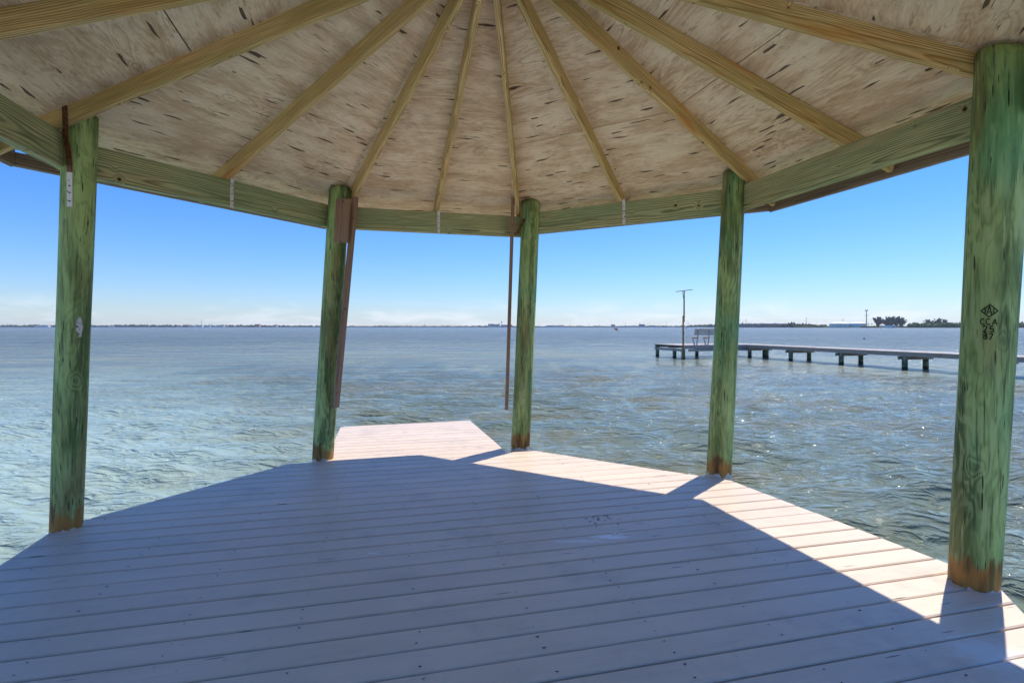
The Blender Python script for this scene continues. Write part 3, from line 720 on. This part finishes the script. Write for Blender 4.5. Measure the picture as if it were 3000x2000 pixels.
# bench fixed along the near edge, back towards the gazebo
bo = HO + E1 * .75 - E2 * .02
bench = empty('dock_bench', (bo.x, bo.y, ZD), 'grey weathered wooden bench seen from behind on the neighbouring dock', 'bench')
for i, (z0, z1) in enumerate(((.86, 1.02), (1.04, 1.20), (1.22, 1.40))):
    o = bo - E2 * (.10 + .16 * (z0 - .5) ) + Vector((0, 0, ZD + (z0 + z1) / 2)); board('back_slat', o + E1 * .3, o + E1 * 3.6, .035, z1 - z0, M['bench'], bench, (-E2.x * .2, -E2.y * .2, 1))
for v in (.08, .25, .42):
    o = bo + E2 * v + Vector((0, 0, ZD + .68)); board('seat_plank', o - E1 * .05, o + E1 * 3.7, .16, .04, M['dockplank'], bench)
for u in (.6, 1.72, 2.84):
    o = bo + E1 * u
    board('back_support', o - E2 * .02 + Vector((0, 0, ZD - .28)), o - E2 * .30 + Vector((0, 0, ZD + 1.36)), .05, .12, M['bench'], bench, E2)
    board('leg', o + E1 * -.05 + E2 * .03 + Vector((0, 0, ZD - .28)), o - E1 * .05 + E2 * .46 + Vector((0, 0, ZD + .66)), .05, .13, M['bench'], bench, E2)
    board('seat_bearer', o + E1 * .06 + E2 * -.2 + Vector((0, 0, ZD + .60)), o + E1 * .06 + E2 * .5 + Vector((0, 0, ZD + .60)), .05, .11, M['bench'], bench)
# T-topped pole beside the bench
tp = HO + E1 * -.25 + E2 * -.45
pole_o = empty('t_pole', (tp.x, tp.y, WATER), 'tall thin ochre pole with a crossbar beside the dock bench', 'pole')
tube('lower_pole', [(tp.x, tp.y, WATER - 1.2), (tp.x, tp.y, 2.5)], [.075, .07], M['tan'], pole_o, 10)
tube('upper_pole', [(tp.x + .06, tp.y - .02, 2.0), (tp.x + .07, tp.y - .02, 4.55)], [.06, .055], M['tan'], pole_o, 10)
cb = Vector((tp.x + .05, tp.y - .02, 4.57)); board('crossbar', cb - Vector((.62, -.1, .06)), cb + Vector((.68, -.1, .10)), .07, .05, M['tan'], pole_o)
board('brace', cb + Vector((-.13, 0, -.02)), cb + Vector((.0, 0, -.85)), .03, .03, M['tan'], pole_o, (0, 1, 0))

# ------------------------------------------------------------------ far shore
M['land'] = plain('far_land', (.10, .11, .075), .9, .2, .02)
M['foliage'] = plain('far_foliage', (.055, .075, .045), .9, .45, .25)
M['mangrove'] = plain('mangrove_leaves', (.13, .19, .055), .9, .4, .4)
M['pine'] = plain('pine_needles', (.20, .21, .17), .9, .4, .6)
M['sand'] = plain('sand', (.42, .37, .29), .9, .1, .1)
M['white'] = plain('white_wall', (.86, .86, .84), .7, .05, .1)
M['cream'] = plain('cream_wall', (.80, .70, .54), .7, .08, .1)
M['pink'] = plain('pink_wall', (.75, .36, .27), .7, .08, .1)
M['brownw'] = plain('brown_wall', (.24, .16, .12), .7, .1, .1)
M['greyw'] = plain('grey_wall', (.52, .52, .56), .7, .1, .1)
M['teal'] = plain('pale_teal_wall', (.52, .76, .74), .6, .05, .1)
M['glass'] = plain('dark_glazing', (.06, .08, .13), .25, .1, .2)
M['roofgrey'] = plain('grey_roof', (.28, .25, .25), .8, .1, .1)
M['concrete'] = plain('bridge_concrete', (.34, .32, .31), .8, .1, .05)
M['mast'] = plain('steel_mast', (.22, .19, .19), .6, .1, .1)
def land(name, pts, depth, top, label):
    """low strip of ground rising from the water along a line of (column, distance)"""
    v, f = [], []
    for px, d in pts:
        for dd, z in ((0, WATER - .3), (8, WATER + top * .6), (30, WATER + top), (depth, WATER + top), (depth + 5, WATER - .3)):
            q = at(px, d); u = Vector((q.x, q.y, 0)).normalized(); v.append((q.x + u.x * dd, q.y + u.y * dd, z))
    for i in range(len(pts) - 1):
        for s in range(4): f.append([i * 5 + s, (i + 1) * 5 + s, (i + 1) * 5 + s + 1, i * 5 + s + 1])
    o = link(name, mesh_from(name, v, f), M['land']); tag(o, label, kind='structure')
land('far_shore', [(-900, 2300), (-500, 2600), (0, 2950), (500, 3000), (1000, 2900), (1500, 2750), (2000, 2600), (2300, 2500)], 250, 1.6, 'low far shore across the lagoon')
land('island', [(2330, 1290), (2450, 1260), (2600, 1220), (2850, 1150), (3050, 1080), (3400, 950), (4200, 700)], 140, 1.2, 'low island with tanks and pines across the water')
land('causeway', [(2060, 1900), (2140, 1800), (2300, 1560), (2420, 1430)], 120, 1.6, 'low green causeway beyond the bridge')
def blobs(name, spec, mat, label, sub=1):
    """spec: (x, y, z, rx, rz) rounded leafy lumps with a ragged skin, joined"""
    bm = bmesh.new(); bmesh.ops.create_icosphere(bm, subdivisions=sub, radius=1); bv = np.array([v.co[:] for v in bm.verts]); bf = [[q.index for q in f.verts] for f in bm.faces]; bm.free()
    V, F = [], []
    for (x, y, z, rx, rz) in spec:
        n = len(V); j = 1 + rng.normal(0, .22, len(bv))
        for (a, b, c), k in zip(bv, j): V.append((x + a * rx * k, y + b * rx * k, z + c * rz * k))
        F += [[q + n for q in f] for f in bf]
    o = link(name, mesh_from(name, V, F), mat); return tag(o, label, None, None, 'stuff')
spec = []
def shore_d(px): return np.interp(px, [-900, -500, 0, 500, 1000, 1500, 2000, 2300], [2300, 2600, 2950, 3000, 2900, 2750, 2600, 2500])
def shore_h(px): # height of the tree line in metres, as it varies along the shore
    return np.interp(px, [-900, 0, 100, 300, 420, 430, 560, 700, 900, 1100, 1400, 1550, 1700, 1900, 1990, 2060, 2150], [9, 8, 9, 8, 11, 9, 8, 8, 7, 5, 5, 4, 3.5, 4.5, 5, 9, 12])
for px in np.arange(-880, 2280, 2.1):
    d = shore_d(px) + rng.uniform(25, 120); h = 1.45 * shore_h(px) * rng.uniform(.55, 1.15); q = at(px + rng.uniform(-1, 1), d)
    spec.append((q.x, q.y, WATER + 1.2 + h * .45, rng.uniform(5, 9), h * .6))
blobs('far_treeline', spec, M['foliage'], 'dark line of trees along the far shore')
spec = []
for px in np.arange(2075, 2420, 1.6):
    d = np.interp(px, [2060, 2140, 2300, 2420], [1900, 1800, 1560, 1430]) + rng.uniform(10, 70)
    h = np.interp(px, [2060, 2270, 2300, 2315, 2360, 2420], [3, 4, 11, 13, 9.5, 7]) * rng.uniform(.7, 1.12); q = at(px, d)
    spec.append((q.x, q.y, WATER + 1.2 + h * .45, rng.uniform(3, 6), h * .58))
blobs('causeway_scrub', spec, M['foliage'], 'dark green scrub along the causeway beside the bridge')
spec = []
for px in np.concatenate([np.arange(2660, 3000, 1.1), np.arange(3000, 4000, 3)]):
    d = np.interp(px, [2600, 2850, 3050, 3400, 4200], [1220, 1150, 1080, 950, 700]) + rng.uniform(8, 60); h = np.interp(px, [2650, 2680, 2760, 2810, 2900], [6, 12, 11.5, 12.5, 12]) * rng.uniform(.65, 1.12); q = at(px, d)
    spec.append((q.x, q.y, WATER + 1. + h * .42, rng.uniform(2, 4.5), h * .55))
for px in np.arange(2330, 2660, 4):
    d = np.interp(px, [2330, 2600, 2700], [1300, 1235, 1200]) + rng.uniform(60, 110); q = at(px, d); h = rng.uniform(3, 5.5)
    spec.append((q.x, q.y, WATER + 1 + h * .4, rng.uniform(2.5, 5), h * .55))
blobs('mangrove_thicket', spec, M['mangrove'], 'bright green mangrove thicket lining the island shore')
# far buildings
def bx(name, x0, x1, y0, y1, z0, z1, mat, parent):
    o = board(name, (x0, (y0 + y1) / 2, (z0 + z1) / 2), (x1, (y0 + y1) / 2, (z0 + z1) / 2), y1 - y0, z1 - z0, mat, parent, (0, 0, 1), 0); return o
def building(px0, px1, ytop, label, wall='white', roof='flat', dist=None, glaze=0, cat='building', dep=18):
    d = dist or (shore_d((px0 + px1) / 2) + 14); a, b = at(px0, d), at(px1, d); zt = EYE + (HZN - ytop) / FPX * d; z0 = WATER + .8
    g = empty('far_building', ((a.x + b.x) / 2, d, z0), label, cat, 'buildings along the far shore'); w = b.x - a.x
    zr = zt - (0.8 if roof == 'flat' else (zt - z0) * .35)
    bx('wall', a.x, b.x, d, d + dep, z0, zr, M[wall], g)
    if roof == 'flat': bx('roof', a.x - .6, b.x + .6, d - .6, d + dep + .6, zr + .01, zt, M['roofgrey'], g)
    else:
        v = [(a.x - .8, d - .8, zr), (b.x + .8, d - .8, zr), (b.x + .8, d + dep + .8, zr), (a.x - .8, d + dep + .8, zr), (a.x + w * .15, d + dep / 2, zt), (b.x - w * .15, d + dep / 2, zt)]
        link('roof', mesh_from('roof', v, [[0, 1, 5, 4], [1, 2, 5], [2, 3, 4, 5], [3, 0, 4], [3, 2, 1, 0]]), M['brownw' if wall != 'brownw' else 'roofgrey'], g)
    n = glaze or max(2, int(w / 9)); hh = zr - z0
    for i in range(n):
        c = a.x + w * (i + .5) / n; bx('window', c - w / n * .3, c + w / n * .3, d - .25, d - .02, z0 + hh * .45, z0 + hh * .8, M['glass'], g)
    return g
BL = [
 (100, 118, 953.5, 'low white house nearest the left frame edge on the far shore', 'white', 'hip'), (120, 141, 952, 'taller white house right of the leftmost far house', 'white', 'flat'),
 (316, 333, 953, 'white waterfront house just right of the left pole', 'white', 'hip'), (516, 541, 956, 'long low white boathouse left of the brown flat block', 'white', 'hip'),
 (536, 551, 951.3, 'brown flat-topped block rising behind the low white boathouse', 'brownw', 'flat'), (559, 572, 953, 'short white apartment block left of the radio mast', 'white', 'flat'),
 (574, 592, 952.8, 'white apartment block at the foot of the radio mast', 'white', 'flat'), (600, 614, 953, 'first white block right of the radio mast', 'white', 'flat'),
 (617, 631, 953, 'second white block right of the radio mast', 'white', 'flat'), (632, 655, 953.2, 'longest white block, third right of the radio mast', 'white', 'flat'),
 (657, 668, 956, 'small white house right of the longest white block', 'white', 'hip'), (676, 691, 955.5, 'small pale house under the dark far tree spires', 'greyw', 'hip'),
 (700, 716, 956, 'low grey house left of the pink block', 'greyw', 'hip'), (746, 760, 949.5, 'pink multi-storey block on the far left shore', 'pink', 'flat'),
 (802, 811, 951, 'tan tower block left of the second pole', 'cream', 'flat'),
 (1018, 1038, 955.5, 'brown-roofed house just right of the second pole batten', 'cream', 'hip'), (1042, 1058, 955, 'pale house second right of the second pole batten', 'white', 'hip'),
 (1060, 1086, 955.5, 'wide low house third right of the second pole batten', 'greyw', 'hip'),
 (1172, 1200, 955.5, 'first of the row of low cottages in mid shore', 'cream', 'hip'), (1206, 1232, 955, 'second cottage in the mid shore row', 'white', 'hip'), (1240, 1268, 955.6, 'third cottage in the mid shore row', 'cream', 'hip'),
 (1276, 1304, 955, 'fourth cottage in the mid shore row', 'greyw', 'hip'), (1310, 1336, 955.4, 'fifth cottage in the mid shore row', 'white', 'hip'), (1344, 1366, 954.5, 'sixth cottage in the mid shore row', 'cream', 'hip'), (1386, 1402, 956, 'low white house left of the cream factory', 'white', 'hip'),
 (1430, 1448, 948.5, 'cream stepped factory block left of the water tower', 'cream', 'flat'), (1448.3, 1458, 949.6, 'dark glazed middle wing of the cream factory', 'cream', 'flat'), (1458.3, 1464, 948.3, 'narrow cream tower block beside the water tower', 'cream', 'flat'), (1468, 1500, 951, 'long blue glazed hall behind the middle pole batten', 'greyw', 'flat'),
 (1602, 1619, 953, 'grey building first right of the middle pole', 'greyw', 'flat'), (1621, 1631, 953, 'narrow pale building second right of the middle pole', 'white', 'flat'), (1632, 1653, 952, 'wide brown-roofed building third right of the middle pole', 'white', 'hip'),
 (1667, 1677, 953.5, 'gabled cream house between the masts right of the middle pole', 'cream', 'hip'), (1692, 1708, 954, 'long low cream shed with brown roof', 'cream', 'flat'), (1739, 1761, 954, 'longer low cream shed left of the round grey hall', 'cream', 'flat'),
 (1815, 1830, 954.5, 'pinkish low building right of the round grey hall', 'greyw', 'flat'), (1837, 1866, 954, 'long pale terrace left of the grey cube block', 'cream', 'flat'), (1874, 1889, 949.5, 'grey cube-shaped block between two tall poles', 'greyw', 'flat'),
 (1904, 1920, 953, 'grey building right of the cube-shaped block', 'greyw', 'flat'), (1923, 1939, 954, 'low dark-roofed building left of the dock pole', 'greyw', 'flat'), (1957, 1968, 955, 'small pinkish house left of the dock pole', 'cream', 'hip'), (1971, 1980, 955.5, 'small white house nearest the dock pole', 'white', 'hip')]
for b in BL: building(*b[:5], roof=b[5])
# round grey hall and water tower
def lathe(name, c, prof, mat, parent, seg=20):
    v, f = [], []
    for (r, z) in prof:
        for s in range(seg): v.append((c.x + r * math.cos(2 * math.pi * s / seg), c.y + r * math.sin(2 * math.pi * s / seg), z))
    for i in range(len(prof) - 1):
        for s in range(seg): s2 = (s + 1) % seg; f.append([i * seg + s, i * seg + s2, (i + 1) * seg + s2, (i + 1) * seg + s])
    f.append([(len(prof) - 1) * seg + s for s in range(seg)])
    return link(name, mesh_from(name, v, f), mat, parent)
c = at(1796, 2690); g = empty('round_hall', c, 'round grey hall with a flat cap on the far shore', 'building')
lathe('wall', c, [(9, WATER + .8), (9, WATER + 6), (11.5, WATER + 8), (12, WATER + 13)], M['greyw'], g); lathe('roof', c, [(12.3, WATER + 13.01), (11, WATER + 14.5), (2, WATER + 15)], M['roofgrey'], g)
c = at(1469.3, 2800); g = empty('water_tower', c, 'tall narrow water tower beside the cream factory', 'tower')
for dx, dy in ((-3, -3), (3, -3), (3, 3), (-3, 3)): board('leg', (c.x + dx, c.y + dy, WATER), (c.x + dx * .6, c.y + dy * .6, WATER + 24), .9, .9, M['mast'], g, (0, 1, 0), 0)
lathe('tank', c, [(.5, WATER + 22), (3, WATER + 24), (3, WATER + 31), (.4, WATER + 34)], M['greyw'], g, 12)
def mast(px, ytop, d, r, label, name='utility_pole', cat='pole', group='poles along the far shore'):
    c = at(px, d); zt = EYE + (HZN - ytop) / FPX * d
    return tag(tube(name, [(c.x, c.y, WATER), (c.x, c.y, (WATER + zt) / 2), (c.x, c.y, zt)], [r, r * .9, r * .7], M['mast'], None, 6), label, cat, group), c, zt
o, c, zt = mast(590.4, 937, 3010, .9, 'thin radio mast with a pod above the white apartment blocks', 'radio_mast', 'mast')
lathe('pod', c, [(.8, zt - 16), (2.4, zt - 14.5), (2.4, zt - 13), (.8, zt - 11.5)], M['mast'], o, 10)
for i, (px, yt) in enumerate(((1562, 950), (1580.5, 948.5), (1602, 950), (1621, 948), (1646, 948.5), (1669, 948), (1696, 948.5), (1725, 947.5), (1756, 947.5), (1794.5, 946))):
    mast(px, yt, 2690, .55, 'thin mast, number %s of the row counted rightwards from the middle pole' % ('one two three four five six seven eight nine ten'.split()[i]))
for px, yt, lab in ((1832, 946, 'tall pole left of the long pale terrace'), (1874, 944.5, 'tall pole at the left edge of the grey cube block'), (1898, 946, 'tall pole right of the grey cube block'), (1953, 944.3, 'tall pole left of the dock pole'), (2016, 942.5, 'tall pole above the channel marker'), (2185.5, 933.5, 'tall pole standing behind the bridge'), (2362, 929.5, 'tallest pole above the causeway scrub'), (2469.5, 932.5, 'short pole behind the left domed tank')):
    mast(px, yt, 2400 if px < 2100 else 1700, .75 if px < 2100 else .8, lab)
# dark conifer spires on the left shore, clumps of palms in mid shore
def conifer(px, d, h, rad, label, group, n=70, mat='pine', name='conifer'):
    c = at(px, d); g = empty(name, c, label, 'tree', group)
    tube('trunk', [(c.x, c.y, WATER), (c.x, c.y, WATER + h * .6)], [rad * .12, rad * .06], M['mast'], g, 5)
    bm = bmesh.new()
    for i in range(n):
        u = random.random() ** .8; rr_ = rad * (1 - u) * random.random() ** .5 + .2; t = random.random() * 6.28; z = WATER + h * (.12 + .88 * u)
        s = rad * random.uniform(.25, .5); q = Vector((c.x + rr_ * math.cos(t), c.y + rr_ * math.sin(t), z)); a = Vector((random.gauss(0, 1), random.gauss(0, 1), random.gauss(0, .6))).normalized(); b = a.orthogonal().normalized()
        bm.faces.new([bm.verts.new(q + a * s), bm.verts.new(q + b * s), bm.verts.new(q - a * s * .7), bm.verts.new(q - b * s)])
    link('crown', bm_mesh('crown', bm), M[mat], g)
for px, h, lab in ((681.5, 15, 'first dark spire tree right of the white blocks'), (708, 16, 'second dark spire tree left of the pink block'), (723, 14, 'third dark spire tree left of the pink block'), (1244, 15, 'dark spire tree above the mid shore cottages'), (1295, 13, 'second dark spire tree above the mid shore cottages')):
    conifer(px, 2930, h, 4.5, lab, 'spire trees on the far shore')
def palm(px, d, h, label, group='palms on the far shores'):
    c = at(px, d); g = empty('palm_tree', c, label, 'palm tree', group); z = WATER + h
    tube('trunk', [(c.x, c.y, WATER), (c.x + .3, c.y, WATER + h * .5), (c.x + .2, c.y, z)], [.35, .28, .25], M['mast'], g, 5)
    bm = bmesh.new(); L = h * .28
    for i in range(16):
        t = i * 2.4; up = random.uniform(-.5, .7); dr = Vector((math.cos(t), math.sin(t), up)).normalized(); sd_ = dr.cross(Vector((0, 0, 1))).normalized() * L * .16
        p0 = Vector((c.x + .2, c.y, z)); p1 = p0 + dr * L * .6; p2 = p0 + dr * L + Vector((0, 0, -L * .35))
        v = [bm.verts.new(q) for q in (p0 - sd_ * .3, p0 + sd_ * .3, p1 - sd_, p1 + sd_, p2)]
        bm.faces.new([v[0], v[1], v[3], v[2]]); bm.faces.new([v[2], v[3], v[4]])
    link('crown', bm_mesh('crown', bm), M['pine'], g)
for i, (px, h) in enumerate(((1407, 10), (1412, 11), (1418.5, 11.5), (1423, 11))): palm(px, 2760, h, '%s palm left of the cream factory' % ('first second third fourth'.split()[i]))
# bridge
bd = 1720
br = empty('causeway_bridge', at(2200, bd), 'long low concrete road bridge on slender piers', 'bridge')
A_, B_ = at(2110, bd + 60), at(2308, bd - 180)
zb = EYE + 8 / FPX * bd
board('deck_slab', (A_.x, A_.y, zb - 1.), (B_.x, B_.y, zb - 1.6), 13, 2.2, M['concrete'], br, (0, 0, 1), 0)
dd = (B_ - A_).normalized(); sn = Vector((dd.y, -dd.x, 0))
board('parapet', Vector((A_.x, A_.y, zb + .75)) + sn * 6.4, Vector((B_.x, B_.y, zb + .15)) + sn * 6.4, .4, 1.1, M['concrete'], br, (0, 0, 1), 0)
for i in range(15):
    p = A_.lerp(B_, (i + .6) / 15.2)
    bx('pier_cap', p.x - 1.5, p.x + 1.5, p.y - 6, p.y + 6, zb - 4.1, zb - 2.9, M['concrete'], br)
    for s in (-4.5, 0, 4.5): tube('pier', [(p.x + sn.x * s * .3, p.y + s, WATER - 1), (p.x + sn.x * s * .3, p.y + s, zb - 4.11)], [1., 1.], M['concrete'], br, 8)
bx('abutment', at(2112, bd).x - 4, at(2134, bd).x, bd - 8, bd + 30, WATER - 1, zb - 2.75, M['concrete'], br)
for i, px in enumerate((2178, 2201, 2223, 2248, 2273, 2300, 2320, 2343, 2374, 2394, 2422)):
    d = np.interp(px, [2110, 2308, 2430], [1780, 1540, 1500]); c = at(px, d)
    g = empty('street_lamp', (c.x, c.y, WATER), 'faint double-armed street lamp, number %s from the bridge abutment' % 'one two three four five six seven eight nine ten eleven'.split()[i], 'street lamp', 'street lamps on the causeway')
    zt = zb + 9.5; tube('pole', [(c.x, c.y, WATER), (c.x, c.y, zt)], [.16, .12], M['mast'], g, 5)
    for s in (-1, 1): tube('arm', [(c.x, c.y, zt), (c.x + s * 1.2, c.y, zt + .8), (c.x + s * 2.6, c.y, zt + .7)], [.1, .1, .1], M['mast'], g, 4)
# domed tanks on the island
for px0, px1, yt, lab in ((2450, 2500.5, 942.5, 'left pale teal domed storage tank behind palms'), (2501.5, 2549.5, 942.2, 'right pale teal domed storage tank at the tower')):
    d = 1270; a, b = at(px0, d), at(px1, d); c = (a + b) / 2; c.y += (b.x - a.x) / 2; r = (b.x - a.x) / 2 * 1.01; zt = EYE + (HZN - yt) / FPX * d
    g = empty('storage_tank', c, lab, 'tank', 'domed tanks on the island')
    lathe('wall', c, [(r, WATER + 1), (r, zt - 4.6)], M['teal'], g, 40)
    lathe('dome', c, [(r * 1.01, zt - 4.9), (r * 1.01, zt - 4.4), (r * .85, zt - 2.6), (r * .6, zt - 1.), (r * .3, zt - .2), (.5, zt)], M['white'], g, 40)
# cell tower
c = at(2538.5, 1300); g = empty('cell_tower', c, 'tall brown cell tower with two rings of antennas behind the tanks', 'tower')
zt = EYE + (HZN - 908) / FPX * 1300
tube('shaft', [(c.x, c.y, WATER), (c.x, c.y, zt)], [1.15, .8], M['mast'], g, 10)
for z, nn, rr_ in ((zt - 1.2, 9, 3.), (zt - 13.5, 6, 3.4)):
    for i in range(nn):
        t = i * 6.283 / nn; x, y = c.x + rr_ * math.cos(t), c.y + rr_ * math.sin(t)
        bx('antenna', x - .45, x + .45, y - .3, y + .3, z - 1.4, z + 1.4, M['greyw'], g)
        board('bracket', (c.x, c.y, z), (x, y, z), .3, .3, M['mast'], g, (0, 0, 1), 0)
# small teal building
d = 1215; a, b = at(2592, d), at(2626, d); g = empty('small_building', ((a.x + b.x) / 2, d, WATER + 1), 'small flat-roofed teal building below the large pines', 'building')
bx('wall', a.x, b.x, d, d + 10, WATER + 1, WATER + 5, M['teal'], g); bx('roof', a.x - .8, b.x + .8, d - .8, d + 10.8, WATER + 5.01, WATER + 5.7, M['white'], g)
for i in range(3): xx = a.x + (b.x - a.x) * (.72 + i * .09); bx('window', xx - .7, xx + .7, d - .2, d - .02, WATER + 2, WATER + 4.4, M['glass'], g)
# Australian pines
def pine(px, d, h, w, label):
    c = at(px, d); g = empty('pine_tree', c, label, 'tree', 'feathery pines on the island')
    tube('trunk', [(c.x, c.y, WATER), (c.x, c.y, WATER + h * .3), (c.x + w * .02, c.y, WATER + h * .85)], [w * .05, w * .04, w * .012], M['brownw'], g, 7)
    bm = bmesh.new()
    for p in range(26):
        u = random.uniform(-1, 1); base = Vector((c.x, c.y, WATER + h * random.uniform(.04, .4))); tip = Vector((c.x + u * w * .5, c.y + random.uniform(-.4, .4) * w, WATER + h * (1 - .38 * abs(u) ** 1.6) * random.uniform(.82, 1.0)))
        for i in range(34):
            t = random.random() ** .7; q = base.lerp(tip, t) + Vector((random.gauss(0, 1), random.gauss(0, 1), random.gauss(0, .8))) * w * .075 * (1.15 - t)
            s = w * random.uniform(.03, .065); a = ((tip - base).normalized() + Vector((random.gauss(0, .5), random.gauss(0, .5), random.gauss(0, .4)))).normalized(); b = a.cross(Vector((random.gauss(0, 1), random.gauss(0, 1), random.gauss(0, 1)))).normalized()
            bm.faces.new([bm.verts.new(q + a * s * 1.8), bm.verts.new(q + b * s), bm.verts.new(q - a * s * 1.2), bm.verts.new(q - b * s)])
    link('crown', bm_mesh('crown', bm), M['pine'], g)
for px, yt, w, lab in ((2574, 926, 21, 'leftmost large feathery pine beside the cell tower'), (2598, 926, 19, 'second large pine from the cell tower'), (2612, 925, 18, 'third large pine, above the small teal building'), (2627, 924.5, 19, 'fourth large pine, tallest of the big clump'), (2641, 929, 16, 'rightmost pine of the big clump'),
                       (2718, 934, 14, 'small round pine left of the distant trio'), (2746.5, 931.5, 17, 'middle and widest pine of the distant trio'), (2766, 934, 13, 'right pine of the distant trio')):
    d = 1260; pine(px, d, (EYE + (HZN - yt) / FPX * d) - WATER, w * 1.25, lab)
for i, (px, h) in enumerate(((2453, 9), (2463, 8.5), (2476, 8.5), (2467, 5), (2476.5, 4.5), (2489, 9.5), (2488, 5), (2543, 10), (2554, 10), (2414, 9), (2429, 8), (2439, 9.5), (2353, 9))):
    palm(px, 1225 if px > 2445 else 1380, h, '%s of the small palms counted rightwards around the domed tanks' % ('fifth sixth eighth seventh ninth eleventh tenth twelfth thirteenth second third fourth first'.split()[i]))
spec = [(*at(px, 1222)[:2], WATER + 3.2, rr_, 2.6) for px, rr_ in ((2524, 3.5), (2530, 3.2), (2538, 3.5))]
sh = blobs('sea_grape_bush', spec, M['pine'], 'x', 2); del sh['kind']; tag(sh, 'rounded dark bush in front of the right domed tank', 'bush')
# channel marker
d = 560; c = at(2009.3, d); g = empty('channel_marker', (c.x, c.y, WATER), 'small white channel marker sign on two stakes behind the bench', 'sign')
for s in (-.75, .75): tube('stake', [(c.x + s, c.y, WATER - 1), (c.x + s, c.y, 2.2)], [.16, .16], M['pilewet'], g, 6)
bx('board', c.x - 1., c.x + 1., c.y - .22, c.y - .17, .5, 2.4, M['white'], g)
# pink bird flying low over the water
def bird():
    c = ph3(1804, 964, 60.); m = plain('pink_plumage', (.75, .28, .26), .8, .15, 5.); dk_ = plain('dark_plumage', (.04, .035, .04), .8, .1, 5.)
    g = empty('flying_bird', c, 'pink bird gliding low over the water before the far shore', 'bird')
    d = Vector((-.83, 0, .55)).normalized()
    prof = [(-.34, .01), (-.24, .06), (-.08, .10), (.08, .085), (.2, .045), (.34, .03), (.40, .035), (.44, .02)]
    o = tube('body', [c + d * t for t, r in prof], [r for t, r in prof], m, g, 8)
    tube('bill', [c + d * .43, c + d * .56, c + d * .6], [.016, .016, .024], dk_, o, 6)
    for s, up in ((-1, .10), (1, .14)):
        v = [c + d * .1, c - d * .12, c + Vector((.02, s * .25, up)) - d * .14, c + Vector((.0, s * .25, up + .02)) + d * .1, c + Vector((.12, s * .55, up * .6)) - d * .1, c + Vector((.12, s * .55, up * .6)) + d * .02]
        bm = bmesh.new(); bv = [bm.verts.new(q) for q in v]; bm.faces.new([bv[0], bv[1], bv[2], bv[3]]); bm.faces.new([bv[3], bv[2], bv[4], bv[5]])
        g2 = bmesh.ops.extrude_face_region(bm, geom=bm.faces[:]); 
        for q in g2['geom']:
            if isinstance(q, bmesh.types.BMVert): q.co.z -= .015
        link('wing', bm_mesh('wing', bm), m, g)
    tube('legs', [c - d * .3, c - d * .5], [.014, .01], dk_, o, 5)
bird()
# small float bobbing left of the right front pole
c = at(2532, 115); g = empty('float_buoy', (c.x, c.y, WATER), 'small dark float with a white top bobbing beyond the dock', 'buoy')
lathe('hull', c, [(.02, WATER - .1), (.2, WATER + .02), (.2, WATER + .22)], M['pilewet'], g, 12); lathe('cap', c, [(.21, WATER + .221), (.17, WATER + .34), (.05, WATER + .38)], M['white'], g, 12)

# ------------------------------------------------------------------ air
def haze():
    bm = bmesh.new(); bmesh.ops.create_cube(bm, size=1)
    for v in bm.verts: v.co = Vector((v.co.x * 10600, v.co.y * 10600, -3.2 if v.co.z < 0 else 52))
    o = link('haze', bm_mesh('haze', bm)); m = bpy.data.materials.new('haze_air'); m.use_nodes = True; t = m.node_tree; t.nodes.clear()
    pv = t.nodes.new('ShaderNodeVolumePrincipled'); pv.inputs['Color'].default_value = (.80, .88, 1, 1); pv.inputs['Density'].default_value = .00006; pv.inputs['Anisotropy'].default_value = .2
    ou = t.nodes.new('ShaderNodeOutputMaterial'); t.links.new(pv.outputs[0], ou.inputs['Volume']); o.data.materials.append(m)
    tag(o, 'thin sea haze over the lagoon', None, None, 'stuff')
haze()
